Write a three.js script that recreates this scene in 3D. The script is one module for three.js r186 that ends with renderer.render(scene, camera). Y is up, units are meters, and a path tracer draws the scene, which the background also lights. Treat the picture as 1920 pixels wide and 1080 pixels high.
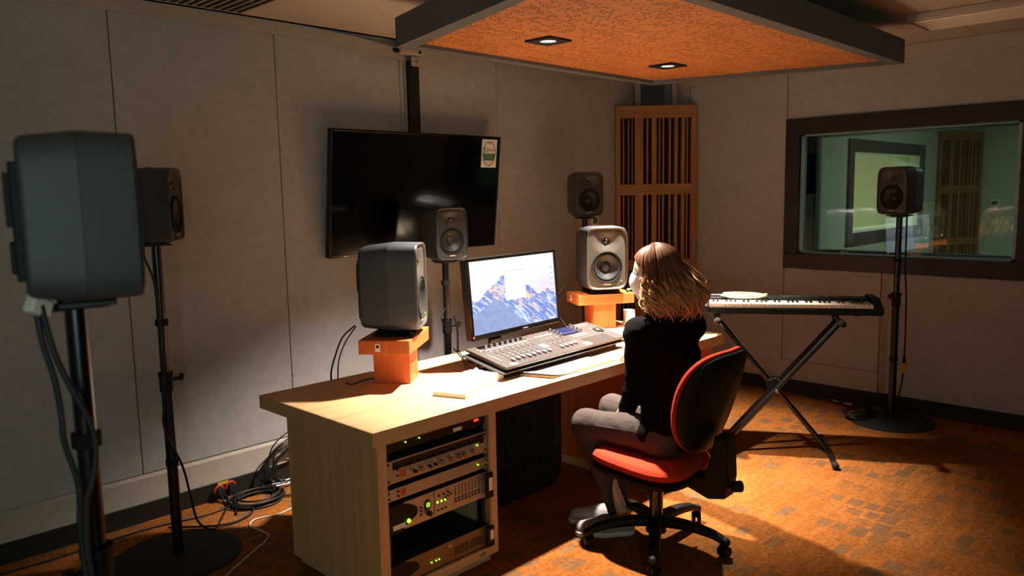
import * as THREE from 'three';
import { RoundedBoxGeometry } from 'three/addons/geometries/RoundedBoxGeometry.js';
import { mergeGeometries, mergeVertices, toCreasedNormals } from 'three/addons/utils/BufferGeometryUtils.js';
import { RectAreaLightUniformsLib } from 'three/addons/lights/RectAreaLightUniformsLib.js';
RectAreaLightUniformsLib.init();

// ------------------------------------------------------------------ camera, light, exposure
const V3 = (x, y, z) => new THREE.Vector3(x, y, z);
const scene = new THREE.Scene();
scene.background = new THREE.Color(0x000000);
const renderer = new THREE.WebGLRenderer({ antialias: true });
renderer.toneMapping = THREE.LinearToneMapping;
renderer.toneMappingExposure = 1.0;
renderer.shadowMap.enabled = true;
const camera = new THREE.PerspectiveCamera(2 * Math.atan(540 / 1458.4) * 180 / Math.PI, 1920 / 1080, 0.05, 60);
{
  const rad = Math.PI / 180, yaw = 44.285 * rad, pitch = 7.005 * rad, roll = -1.0945 * rad;
  const F = V3(Math.cos(yaw) * Math.cos(pitch), -Math.sin(pitch), -Math.sin(yaw) * Math.cos(pitch));
  const r = F.clone().cross(V3(0, 1, 0)).normalize(), u = r.clone().cross(F);
  const right = r.clone().multiplyScalar(Math.cos(roll)).addScaledVector(u, Math.sin(roll));
  const up = u.clone().multiplyScalar(Math.cos(roll)).addScaledVector(r, -Math.sin(roll));
  camera.position.set(0, 1.7, 0);
  camera.quaternion.setFromRotationMatrix(new THREE.Matrix4().makeBasis(right, up, F.clone().negate()));
}
camera.focus = 4.2; camera.userData.fStop = 2.8;
scene.add(camera);
const CLOUD_Y = 2.47;                         // underside of the ceiling cloud that carries the downlights
const LAMP_CD = [100, 92], LAMP_CONE = [0.84, 0.70], LAMP_AIM = [-0.05, -0.04], LAMP_COLOR = 0xffeede;    // each downlight
const LAMPS = [[3.083, -2.715], [4.266, -2.766]];
const ROOM2_POWER = 12, ROOM3_POWER = 26, SCREEN_GLOW = 1.12;
const ADDED_WINDOW_POWER = 12.5, ADDED_WINDOW_COLOR = 0xd4f2e6;   // unseen window added behind the camera for cool fill

// ------------------------------------------------------------------ helpers
let seed = 7;
const rnd = () => { seed = (seed * 1664525 + 1013904223) >>> 0; return seed / 4294967296; };
const rr = (a, b) => a + (b - a) * rnd();
const clamp = (x, a = 0, b = 1) => Math.min(b, Math.max(a, x));
const lerp = (a, b, t) => a + (b - a) * t;
const smooth = (a, b, x) => { const t = clamp((x - a) / (b - a)); return t * t * (3 - 2 * t); };
const lin = (r, g, b) => new THREE.Color().setRGB(r, g, b);

const used = {};
function numbered(n) { const k = used[n] = (used[n] ?? -1) + 1; return k ? n + '_' + String(k).padStart(3, '0') : n; }

function boxUV(g, grain = 'x') {
  const p = g.attributes.position, n = g.attributes.normal, uv = new Float32Array(p.count * 2);
  for (let i = 0; i < p.count; i++) {
    const c = { x: p.getX(i), y: p.getY(i), z: p.getZ(i) };
    const ax = Math.abs(n.getX(i)), ay = Math.abs(n.getY(i)), az = Math.abs(n.getZ(i));
    const N = ax > ay && ax > az ? 'x' : ay > az ? 'y' : 'z';
    const rest = ['x', 'y', 'z'].filter((k) => k !== N);
    const a = grain !== N ? grain : rest[0], b = rest.find((k) => k !== a);
    uv[2 * i] = c[a]; uv[2 * i + 1] = c[b] + 0.37 * c[N];
  }
  g.setAttribute('uv', new THREE.BufferAttribute(uv, 2));
  return g;
}
function prep(g, grain) {
  let h = g.index ? g.toNonIndexed() : g;
  if (!h.attributes.normal) h.computeVertexNormals();
  if (grain !== 'own' || !h.attributes.uv) boxUV(h, grain === 'own' ? 'x' : grain);
  for (const k of Object.keys(h.attributes)) if (!['position', 'normal', 'uv', 'color'].includes(k)) h.deleteAttribute(k);
  return h;
}
function geo(list, grain = 'x') {
  list = (Array.isArray(list) ? list : [list]).map((g) => prep(g, grain));
  return list.length > 1 ? mergeGeometries(list) : list[0];
}
function obj(name, list, mat, parent = scene, grain = 'x') {
  const m = new THREE.Mesh(list.isBufferGeometry && list.userData.ready ? list : geo(list, grain), mat);
  m.name = parent === scene ? numbered(name) : name;
  m.castShadow = m.receiveShadow = true; parent.add(m); return m;
}
function tag(o, label, category, group) { o.userData.label = label; o.userData.category = category; if (group) o.userData.group = group; return o; }
function struct(name, list, mat, label, grain) { const m = obj(name, list, mat, scene, grain); m.userData.kind = 'structure'; if (label) m.userData.label = label; return m; }
function thing(name, label, category, [x, y, z] = [0, 0, 0], turn = 0, group) {
  const g = new THREE.Group(); g.name = numbered(name); g.position.set(x, y, z); g.rotation.y = turn; scene.add(g); return tag(g, label, category, group);
}
function dup(src, label, [x, y, z], turn = 0) {
  const c = src.clone(); c.name = numbered(src.name.replace(/_\d{3}$/, '')); c.userData = { ...src.userData }; if (label) c.userData.label = label;
  c.position.set(x, y, z); c.rotation.set(0, turn, 0); scene.add(c); return c;
}
// box given by its bounds
const bb = (x0, x1, y0, y1, z0, z1, r = 0) => {
  const w = Math.abs(x1 - x0), h = Math.abs(y1 - y0), d = Math.abs(z1 - z0);
  const g = r ? new RoundedBoxGeometry(w, h, d, 2, Math.min(r, w / 2.01, h / 2.01, d / 2.01)) : new THREE.BoxGeometry(w, h, d);
  return g.translate((x0 + x1) / 2, (y0 + y1) / 2, (z0 + z1) / 2);
};
const cyl = (r0, r1, h, x = 0, y = 0, z = 0, seg = 24) => new THREE.CylinderGeometry(r1, r0, h, seg).translate(x, y + h / 2, z);  // r0 bottom, r1 top, y = bottom
function rod(a, b, r, r2 = r, seg = 12) {
  const d = b.clone().sub(a), L = d.length();
  const g = new THREE.CylinderGeometry(r2, r, L, seg).translate(0, L / 2, 0);
  g.applyQuaternion(new THREE.Quaternion().setFromUnitVectors(V3(0, 1, 0), d.normalize())); return g.translate(a.x, a.y, a.z);
}
const tube = (pts, r, n = 40, seg = 7, closed = false) => new THREE.TubeGeometry(new THREE.CatmullRomCurve3(pts.map((p) => (p.isVector3 ? p : V3(...p))), closed, 'catmullrom', 0.5), n, r, seg, closed);
const lathe = (pts, seg = 32) => new THREE.LatheGeometry(pts.map(([x, y]) => new THREE.Vector2(x, y)), seg);

// ------------------------------------------------------------------ textures
function hash(x, y, s) { let h = (x * 374761393 + y * 668265263 + s * 2147483647) | 0; h = Math.imul(h ^ (h >>> 13), 1274126177); h ^= h >>> 16; return (h >>> 0) / 4294967296; }
function vnoise(x, y, px, py, s) {   // periodic value noise
  const xi = Math.floor(x), yi = Math.floor(y), fx = x - xi, fy = y - yi, m = (a, b) => ((a % b) + b) % b;
  const u = fx * fx * (3 - 2 * fx), v = fy * fy * (3 - 2 * fy);
  const a = hash(m(xi, px), m(yi, py), s), b = hash(m(xi + 1, px), m(yi, py), s), c = hash(m(xi, px), m(yi + 1, py), s), d = hash(m(xi + 1, px), m(yi + 1, py), s);
  return lerp(lerp(a, b, u), lerp(c, d, u), v);
}
function tex(w, h, sizeX, sizeY, fn, color = true) {
  const d = new Uint8Array(w * h * 4);
  for (let y = 0; y < h; y++) for (let x = 0; x < w; x++) {
    const c = fn(x / w, y / h, x, y), i = (y * w + x) * 4;
    d[i] = clamp(c[0]) * 255; d[i + 1] = clamp(c[1]) * 255; d[i + 2] = clamp(c[2]) * 255; d[i + 3] = 255;
  }
  const t = new THREE.DataTexture(d, w, h); t.wrapS = t.wrapT = THREE.RepeatWrapping; t.magFilter = THREE.LinearFilter; t.minFilter = THREE.LinearMipmapLinearFilter; t.generateMipmaps = true;
  if (color) t.colorSpace = THREE.SRGBColorSpace; t.repeat.set(1 / sizeX, 1 / sizeY); t.needsUpdate = true; return t;
}
const srgb = (hex) => { const c = new THREE.Color(hex); c.convertLinearToSRGB(); return [c.r, c.g, c.b]; };
const mix3 = (a, b, t) => [lerp(a[0], b[0], t), lerp(a[1], b[1], t), lerp(a[2], b[2], t)];
function woodTex(light, dark, s, strength = 1) {   // grain along u, 1.2 m x 0.6 m
  const A = srgb(light), B = srgb(dark);
  return tex(512, 512, 1.2, 0.6, (u, v) => {
    const warp = vnoise(u * 3, v * 4, 3, 4, s) * 0.5;
    let g = vnoise(u * 2 + warp, v * 24 + warp * 3, 2, 24, s + 1) * 0.5 + vnoise(u * 6, v * 90, 6, 90, s + 2) * 0.3 + vnoise(u * 24, v * 200, 24, 200, s + 3) * 0.2;
    return mix3(A, B, clamp((g - 0.25) * 1.2 * strength));
  });
}
function speckTex(hex, amp, n, s, size, w = 256) {
  const A = srgb(hex);
  return tex(w, w, size, size, (u, v) => { const g = 1 + amp * ((vnoise(u * n, v * n, n, n, s) + vnoise(u * n * 4, v * n * 4, n * 4, n * 4, s + 1)) - 1); return A.map((c) => c * g); });
}
const noiseBump = (n, s, size, m = 1) => tex(256, 256, size, size, (u, v) => { const g = vnoise(u * n, v * n * m, n, n * m, s) * 0.6 + vnoise(u * n * 3, v * n * m * 3, n * 3, n * m * 3, s + 5) * 0.4; return [g, g, g]; }, false);

const S = (o) => new THREE.MeshStandardMaterial(o), P = (o) => new THREE.MeshPhysicalMaterial(o);
const weave = noiseBump(96, 3, 0.35), leatherB = noiseBump(60, 9, 0.12);
const M = {
  wall: S({ map: speckTex('#a6a5a5', 0.05, 24, 11, 0.8), bumpMap: weave, bumpScale: 0.0006, roughness: 0.92 }),
  wallBack: S({ color: 0x3a3531, roughness: 1 }),
  trimPale: S({ map: speckTex('#aaa298', 0.03, 16, 12, 0.8), roughness: 0.7 }),
  ceiling: S({ map: speckTex('#b3aba0', 0.04, 40, 13, 0.6), roughness: 0.95 }),
  base: S({ map: speckTex('#15130f', 0.12, 20, 14, 0.5), roughness: 0.55 }),
  maple: S({ map: woodTex('#d2ad80', '#bb8f60', 21), roughness: 0.5 }),
  cherry: S({ map: woodTex('#d2703a', '#b4531f', 23), roughness: 0.42 }),
  diffuser: S({ map: woodTex('#a97744', '#87582b', 24), roughness: 0.5 }),
  slotBlack: S({ color: 0x060504, roughness: 0.9 }),
  cloudFrame: S({ map: speckTex('#5b6064', 0.05, 24, 15, 0.5), roughness: 0.7 }),
  black: S({ color: 0x0b0b0c, roughness: 0.5 }),
  blackMatt: S({ color: 0x0d0c0c, roughness: 0.85 }),
  blackGloss: P({ color: 0x050505, roughness: 0.22, clearcoat: 0.5, clearcoatRoughness: 0.15 }),
  plastic: P({ specularIntensity: 0.6, color: 0x080808, roughness: 0.55, bumpMap: leatherB, bumpScale: 0.0004 }),
  pole: P({ color: 0x08080a, roughness: 0.3, clearcoat: 0.4, clearcoatRoughness: 0.2 }),
  steel: S({ color: 0xb9bcc0, metalness: 1, roughness: 0.3 }),
  silver: S({ color: 0xb5a997, metalness: 0.55, roughness: 0.42 }),
  silverDark: S({ color: 0x8a8276, metalness: 0.6, roughness: 0.45 }),
  white: S({ color: 0xe9e6df, roughness: 0.7 }),
  paper: S({ map: speckTex('#f1ede4', 0.02, 20, 16, 0.3), roughness: 0.85 }),
  spkGrey: P({ map: speckTex('#454951', 0.05, 60, 17, 0.2), bumpMap: leatherB, bumpScale: 0.0001, roughness: 0.5 }),
  spkDark: P({ map: speckTex('#474849', 0.05, 60, 18, 0.2), bumpMap: leatherB, bumpScale: 0.0001, roughness: 0.5 }),
  spkFace: P({ map: speckTex('#544f49', 0.05, 60, 19, 0.2), metalness: 0.3, roughness: 0.38 }),
  rubber: S({ color: 0x0a0a0a, roughness: 0.9 }),
  cone: S({ color: 0x0f0e0e, roughness: 0.6 }),
  ledGreen: S({ color: 0x203010, emissive: 0x9cff3a, emissiveIntensity: 3 }),
  ledRed: S({ color: 0x301010, emissive: 0xff3a20, emissiveIntensity: 2 }),
  cable: S({ color: 0x0c0c0d, roughness: 0.55 }),
  cableBlue: S({ color: 0x1b2226, roughness: 0.5 }),
  cableWhite: S({ color: 0xb9b6ac, roughness: 0.6 }),
  cableCream: S({ color: 0xe3d7b4, roughness: 0.6 }),
  redPlug: S({ color: 0xc23018, roughness: 0.5 }),
  yellow: S({ color: 0xc9a51c, roughness: 0.6 }),
  redFabric: P({ specularIntensity: 0.2, map: speckTex('#c23d26', 0.12, 90, 31, 0.2), bumpMap: weave, bumpScale: 0.001, roughness: 0.9 }),
  glass: P({ color: 0xf5fbf7, transmission: 1, thickness: 0, roughness: 0.0, ior: 1.5 }),
  spacer: S({ color: 0x8fb0bd, metalness: 0.4, roughness: 0.4 }),
  frameDark: S({ map: woodTex('#2a1d19', '#1a110e', 33), roughness: 0.45 }),
  room2Wall: S({ map: speckTex('#c3cfc0', 0.04, 24, 34, 0.8), roughness: 0.9 }),
  room2Frame: S({ color: 0x4a4643, roughness: 0.7 }),
  room3Wall: S({ color: 0xe6e2cf, roughness: 0.9 }),
};

// ------------------------------------------------------------------ the room
const ZW = -4.187, XW = 6.157, CEIL = 2.705, XN = -2.6, ZN = 2.3, T = 0.16;
{
  const carpet = (() => {
    const A = srgb('#915a2b'), B = srgb('#564535'), C = srgb('#7a461b'), W = 1024, d = new Float32Array(W * W);
    const put = (cx, cy, w, h, a) => { for (let y = -h; y <= h; y++) for (let x = -w; x <= w; x++) { const i = ((cy + y + W * 2) % W) * W + ((cx + x + W * 2) % W); d[i] = Math.max(d[i], a * (0.75 + 0.25 * hash(x, y, cx))); } };
    seed = 99;
    for (let row = 0; row < 24; row++) {                         // rows of woven dabs, broken into runs
      let x = Math.floor(rr(0, 60)), run = rnd() < 0.5, left = Math.floor(rr(3, 9));
      const yy = Math.floor((row + 0.5) * W / 24);
      while (x < W) {
        const w = Math.floor(rr(8, 16));
        if (run && rnd() < 0.8) put(x, yy + Math.floor(rr(-4, 4)), w, Math.floor(rr(12, 24)), rr(0.2, 1));
        x += w * 2 + Math.floor(rr(5, 14)); if (--left < 0) { run = !run; left = Math.floor(rr(3, 14)); }
      }
    }
    return tex(W, W, 2.9, 2.9, (u, v, x, y) => {
      const big = vnoise(u * 8, v * 8, 8, 8, 4), f = vnoise(u * 300, v * 300, 300, 300, 5), th = vnoise(u * 170, v * 22, 170, 22, 6);
      let c = mix3(A, C, clamp(big * 0.9 + (th - 0.5) * 0.5)); c = mix3(c, B, d[y * W + x] * (0.55 + 0.45 * f)); return c.map((k) => k * (0.86 + 0.28 * f));
    });
  })();
  const floorMat = P({ specularIntensity: 0.15, map: carpet, roughness: 0.97, bumpMap: noiseBump(120, 41, 0.4), bumpScale: 0.003 });
  struct('floor', bb(XN, XW, -0.12, 0, ZW, ZN), floorMat, 'orange brown carpet floor with woven grey dabs', 'z');
  const ceil = struct('ceiling', bb(XN, XW, CEIL + 0.012, CEIL + 0.14, ZW, ZN), M.wallBack, 'pale board ceiling');
  const xs = [XN, -1.45, -0.25, 0.95, 2.15, 3.35, 4.55, 5.75, XW], zs = [ZW + 0.03, -1.5, 0.9, ZN];
  for (let i = 0; i + 1 < xs.length; i++) for (let j = 0; j + 1 < zs.length; j++) obj('ceiling_panel', bb(xs[i] + 0.002, xs[i + 1] - 0.002, CEIL, CEIL + 0.012, zs[j] + 0.002, zs[j + 1] - 0.002), M.ceiling, ceil);

  // left wall: backing, panels 0.9 m wide with open joints, lower ledge board, black baseboard, cover strip that has come loose
  const wl = struct('wall_left', bb(XN, XW, 0, CEIL, ZW - T, ZW - 0.02), M.wallBack, 'pale fabric covered panel wall behind the desk');
  for (let k = -5; k < 6; k++) {
    const x0 = Math.max(XN, 1.469 + 0.9 * k), x1 = Math.min(XW - 0.02, 1.469 + 0.9 * (k + 1)); if (x1 - x0 < 0.05) continue;
    obj('panel', bb(x0 + 0.0025, x1 - 0.0025, 0.255, CEIL, ZW - 0.022, ZW, 0.004), M.wall, wl);
    if (x1 < 5) for (const y of [0.62, 1.95]) obj('joint_clip', bb(x1 + 0.006, x1 + 0.022, y, y + 0.012, ZW, ZW + 0.003), M.trimPale, wl);
  }
  const ledge = new THREE.Shape([[0, 0], [0.028, 0], [0.028, 0.132], [0.012, 0.152], [0, 0.156]].map(([a, b]) => new THREE.Vector2(a, b)));
  const lg = new THREE.ExtrudeGeometry(ledge, { depth: XW - XN, bevelEnabled: false }); lg.rotateY(-Math.PI / 2); lg.scale(-1, 1, 1); // profile to +z
  const mirrored = lg.toNonIndexed(); { const p = mirrored.attributes.position; for (let i = 0; i < p.count; i += 3) for (const a of ['X', 'Y', 'Z']) { const t = p['get' + a](i); p['set' + a](i, p['get' + a](i + 1)); p['set' + a](i + 1, t); } mirrored.computeVertexNormals(); }
  mirrored.computeBoundingBox(); const bx = mirrored.boundingBox; mirrored.translate(XN - bx.min.x, 0.101 - bx.min.y, ZW - 0.02 - bx.min.z);
  struct('trim_1', mirrored, M.trimPale, 'pale ledge board low along the left wall');
  struct('baseboard_left', bb(XN, XW, 0, 0.101, ZW - 0.02, ZW + 0.016, 0.003), M.base);
  // cover strip at the ceiling
  const strip = []; const N = 60, sx = [];
  for (let i = 0; i <= N; i++) sx.push(lerp(XN, 3.285, i / N));
  const pos = [], quad = (a, b, c, d) => pos.push(...a, ...b, ...c, ...a, ...c, ...d);
  const prof = (x) => { const t = clamp((x - 2.45) / 0.83), dy = -0.062 * t * t, dz = 0.02 * t * t; return [[x, CEIL - 0.004 + dy, ZW + 0.002 + dz], [x, CEIL - 0.004 + dy, ZW + 0.012 + dz], [x, CEIL - 0.078 + dy, ZW + 0.014 + dz * 1.6], [x, CEIL - 0.078 + dy, ZW + 0.004 + dz * 1.6]]; };
  for (let i = 0; i < N; i++) { const a = prof(sx[i]), b = prof(sx[i + 1]); for (let k = 0; k < 4; k++) quad(a[k], a[(k + 1) % 4], b[(k + 1) % 4], b[k]); }
  const e = prof(3.285); quad(e[0], e[3], e[2], e[1]);
  const sg = new THREE.BufferGeometry(); sg.setAttribute('position', new THREE.BufferAttribute(new Float32Array(pos), 3)); sg.computeVertexNormals();
  struct('trim_2', sg, M.trimPale, 'pale cover strip under the ceiling sagging off the wall at its end');

  // right wall with the window opening
  const wz0 = -2.86, wz1 = -1.11, wy0 = 1.04, wy1 = 2.241, iz0 = -2.751, iz1 = -1.222, iy0 = 1.165, iy1 = 2.113, XB = 6.56;
  const wr = struct('wall_right', [bb(XW + 0.02, XB, 0, iy0, ZW - T, ZN), bb(XW + 0.02, XB, iy1, CEIL, ZW - T, ZN), bb(XW + 0.02, XB, iy0, iy1, ZW - T, iz0), bb(XW + 0.02, XB, iy0, iy1, iz1, ZN)], M.wallBack, 'pale panel wall with the studio window');
  const RP = (z0, z1, y0, y1) => obj('panel', bb(XW, XW + 0.022, y0, y1, z0 + 0.0025, z1 - 0.0025, 0.004), M.wall, wr);
  RP(ZW, -3.76, 0.255, 2.61); RP(-3.76, wz0, 0.255, 2.61); RP(wz0, -2.085, 0.272, iy0); RP(-2.085, 0.6, 0.11, iy0); RP(0.6, ZN, 0.11, iy0);
  RP(wz0, wz1, iy1, 2.61); RP(wz0, iz0, iy0, iy1); RP(iz1, 0.6, iy0, iy1); RP(wz1, 0.6, iy1, 2.61); RP(0.6, ZN, iy0, 2.61);
  obj('ledge_board', bb(XW - 0.006, XW + 0.02, 0.11, 0.27, ZW + 0.03, -2.085, 0.003), M.trimPale, wr);
  struct('baseboard_right', bb(XW - 0.016, XW + 0.02, 0, 0.11, ZW, ZN, 0.003), M.base);
  struct('trim_3', bb(XW - 0.014, XW + 0.01, 2.60, CEIL - 0.002, ZW + 0.02, ZN, 0.004), M.trimPale, 'pale cover strip under the ceiling on the right wall');
  // walls behind the camera
  const room1 = S({ map: M.wall.map, roughness: 0.92 });
  struct('wall_back', bb(XN - T, XN, -0.12, CEIL + 0.14, ZW - T, ZN + T), room1);
  { // unseen window added behind the camera to give the near speaker cool light
    const x0 = -2.1, x1 = -0.95, y0 = 0.95, y1 = 2.15;
    struct('wall_front', [bb(XN, XB, -0.12, y0, ZN, ZN + T), bb(XN, XB, y1, CEIL + 0.14, ZN, ZN + T), bb(XN, x0, y0, y1, ZN, ZN + T), bb(x1, XB, y0, y1, ZN, ZN + T)], room1);
    const w = struct('added_window_3', [bb(x0, x1, y0, y0 + 0.06, ZN - 0.02, ZN + 0.1), bb(x0, x1, y1 - 0.06, y1, ZN - 0.02, ZN + 0.1), bb(x0, x0 + 0.06, y0, y1, ZN - 0.02, ZN + 0.1), bb(x1 - 0.06, x1, y0, y1, ZN - 0.02, ZN + 0.1)], M.frameDark, 'unseen frosted window added behind the camera for cool fill light');
    obj('pane', bb(x0 + 0.05, x1 - 0.05, y0 + 0.05, y1 - 0.05, ZN + 0.05, ZN + 0.06), S({ color: 0xdfe8e4, roughness: 0.8, emissive: ADDED_WINDOW_COLOR, emissiveIntensity: 0.6 }), w);
    const l = new THREE.RectAreaLight(ADDED_WINDOW_COLOR, ADDED_WINDOW_POWER, x1 - x0 - 0.14, y1 - y0 - 0.14); l.position.set((x0 + x1) / 2, (y0 + y1) / 2, ZN + 0.04); l.castShadow = true; l.name = 'added_window_light'; w.add(l);
  }

  // studio window: face frame, deep lining, two panes with metal spacers
  const w1 = struct('window_1', [bb(XW - 0.022, XW + 0.02, iy1, wy1, wz0, wz1, 0.004), bb(XW - 0.022, XW + 0.02, wy0, iy0, wz0, wz1, 0.004), bb(XW - 0.022, XW + 0.02, iy0, iy1, wz0, iz0, 0.004), bb(XW - 0.022, XW + 0.02, iy0, iy1, iz1, wz1, 0.004)], M.frameDark, 'wide interior studio window in a dark brown frame', 'z');
  obj('lining', [bb(XW, XB, iy0 - 0.012, iy0, iz0, iz1), bb(XW, XB, iy1, iy1 + 0.012, iz0, iz1), bb(XW, XB, iy0, iy1, iz0 - 0.012, iz0), bb(XW, XB, iy0, iy1, iz1, iz1 + 0.012)], S({ color: 0x0e0b0a, roughness: 0.6 }), w1);
  for (const x of [XW + 0.05, XB - 0.05]) {
    const p = obj('pane', bb(x - 0.001, x + 0.001, iy0 + 0.004, iy1 - 0.004, iz0 + 0.004, iz1 - 0.004), M.glass, w1);
    for (const dx of [-0.02, 0.008]) obj('spacer', [bb(x + dx, x + dx + 0.012, iy0, iy1, iz0, iz0 + 0.03), bb(x + dx, x + dx + 0.012, iy0, iy1, iz1 - 0.03, iz1), bb(x + dx, x + dx + 0.012, iy0, iy0 + 0.012, iz0, iz1), bb(x + dx, x + dx + 0.012, iy1 - 0.012, iy1, iz0, iz1)], M.spacer, p);
  }
  obj('back_frame', [bb(XB, XB + 0.02, iy1, wy1, wz0, wz1), bb(XB, XB + 0.02, wy0, iy0, wz0, wz1), bb(XB, XB + 0.02, iy0, iy1, wz0, iz0), bb(XB, XB + 0.02, iy0, iy1, iz1, wz1)], M.frameDark, w1, 'z');

  // the room beyond the window
  const X2 = 11.6, Z2 = -3.1, Z2n = 1.6, w2x0 = 8.06, w2x1 = 10.43, w2y0 = 1.085, w2y1 = 2.175, f2 = 0.13;
  struct('floor_2', bb(XB, X2, -0.12, 0, Z2, Z2n), S({ color: 0x6b4a33, roughness: 0.95 }), 'carpet of the neighbouring room');
  struct('ceiling_2', bb(XB, X2, CEIL, CEIL + 0.14, Z2, Z2n), M.ceiling);
  struct('wall_far', bb(X2, X2 + T, -0.12, CEIL + 0.14, Z2 - T, Z2n + T), M.room2Wall, 'pale green wall of the room beyond the window');
  struct('wall_near', bb(XB, X2, -0.12, CEIL + 0.14, Z2n, Z2n + T), M.room2Wall);
  const ox0 = w2x0 + f2, ox1 = w2x1 - f2, oy0 = w2y0 + f2, oy1 = w2y1 - f2;
  struct('wall_side', [bb(XB, X2, -0.12, oy0, Z2 - 0.3, Z2), bb(XB, X2, oy1, CEIL + 0.14, Z2 - 0.3, Z2), bb(XB, ox0, oy0, oy1, Z2 - 0.3, Z2), bb(ox1, X2, oy0, oy1, Z2 - 0.3, Z2)], M.room2Wall, 'pale green wall with an inner window');
  const w2 = struct('window_2', [bb(w2x0, w2x1, oy1, w2y1, Z2, Z2 + 0.025), bb(w2x0, w2x1, w2y0, oy0, Z2, Z2 + 0.025), bb(w2x0, ox0, oy0, oy1, Z2, Z2 + 0.025), bb(ox1, w2x1, oy0, oy1, Z2, Z2 + 0.025)], M.room2Frame, 'inner window in a grey frame seen through the studio window');
  obj('pane', bb(ox0, ox1, oy0, oy1, Z2 - 0.06, Z2 - 0.058), M.glass, w2);
  obj('sill', bb(ox0, ox1, oy0, oy0 + 0.01, Z2 - 0.3, Z2 - 0.07), M.white, w2);
  // the lit booth behind the inner window
  struct('wall_booth', [bb(7.2, 13, -0.1, CEIL, -6.3, -6.2), bb(7.1, 7.2, -0.1, CEIL, -6.3, Z2 - 0.3), bb(13, 13.1, -0.1, CEIL, -6.3, Z2 - 0.3), bb(7.1, 13.1, CEIL, CEIL + 0.1, -6.3, Z2 - 0.3), bb(7.1, 13.1, -0.2, -0.1, -6.3, Z2 - 0.3)], M.room3Wall, 'bright cream booth behind the inner window');
}

// ------------------------------------------------------------------ light fittings
function areaLamp(name, label, x, z, y, w, d, power, color, group) {
  const g = thing(name, label, 'lamp', [x, y, z], 0, group);
  obj('housing', bb(-w / 2 - 0.03, w / 2 + 0.03, 0.012, 0.04, -d / 2 - 0.03, d / 2 + 0.03), M.white, g);
  obj('diffuser', bb(-w / 2, w / 2, 0.002, 0.012, -d / 2, d / 2), S({ color: 0xffffff, emissive: color, emissiveIntensity: 0.6 }), g);
  const l = new THREE.RectAreaLight(color, power, w, d); l.position.set(0, -0.002, 0); l.rotation.x = -Math.PI / 2; l.castShadow = true; g.add(l); return g;
}
areaLamp('ceiling_lamp', 'flat ceiling lamp in the room beyond the studio window', 8.7, -0.9, CEIL - 0.042, 1.2, 0.6, ROOM2_POWER, 0xf3fff0);
areaLamp('ceiling_lamp', 'flat ceiling lamp in the booth behind the inner window', 9.6, -4.9, CEIL - 0.042, 1.2, 0.6, ROOM3_POWER, 0xfffbe0);

LAMPS.forEach(([x, z], i) => {
  const g = thing('downlight', i ? 'square black downlight in the cloud nearer the studio window' : 'square black downlight in the cloud above the computer monitor', 'downlight', [x, CLOUD_Y, z], 0, 'downlights in the ceiling cloud');
  const fr = new THREE.Shape(); fr.moveTo(-0.085, -0.085); fr.lineTo(0.085, -0.085); fr.lineTo(0.085, 0.085); fr.lineTo(-0.085, 0.085);
  const h = new THREE.Path(); h.absarc(0, 0, 0.044, 0, Math.PI * 2, true); fr.holes.push(h);
  obj('trim', new THREE.ExtrudeGeometry(fr, { depth: 0.01, bevelEnabled: false, curveSegments: 32 }).rotateX(Math.PI / 2), M.black, g);
  obj('lens', cyl(0.043, 0.043, 0.004, 0, -0.004, 0, 32), S({ color: 0xffffff, emissive: 0xfff0dc, emissiveIntensity: 4 }), g);
  const s = new THREE.SpotLight(LAMP_COLOR, LAMP_CD[i], 0, LAMP_CONE[i], 1, 2); s.position.set(0, -0.03, 0); s.target.position.set(LAMP_AIM[i], -1, 0); s.shadow.radius = 1.5; s.castShadow = true; s.shadow.mapSize.set(2048, 2048); s.shadow.bias = -0.0005;
  g.add(s); g.add(s.target); s.target.name = 'downlight_target'; s.name = 'downlight_beam';
});
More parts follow.
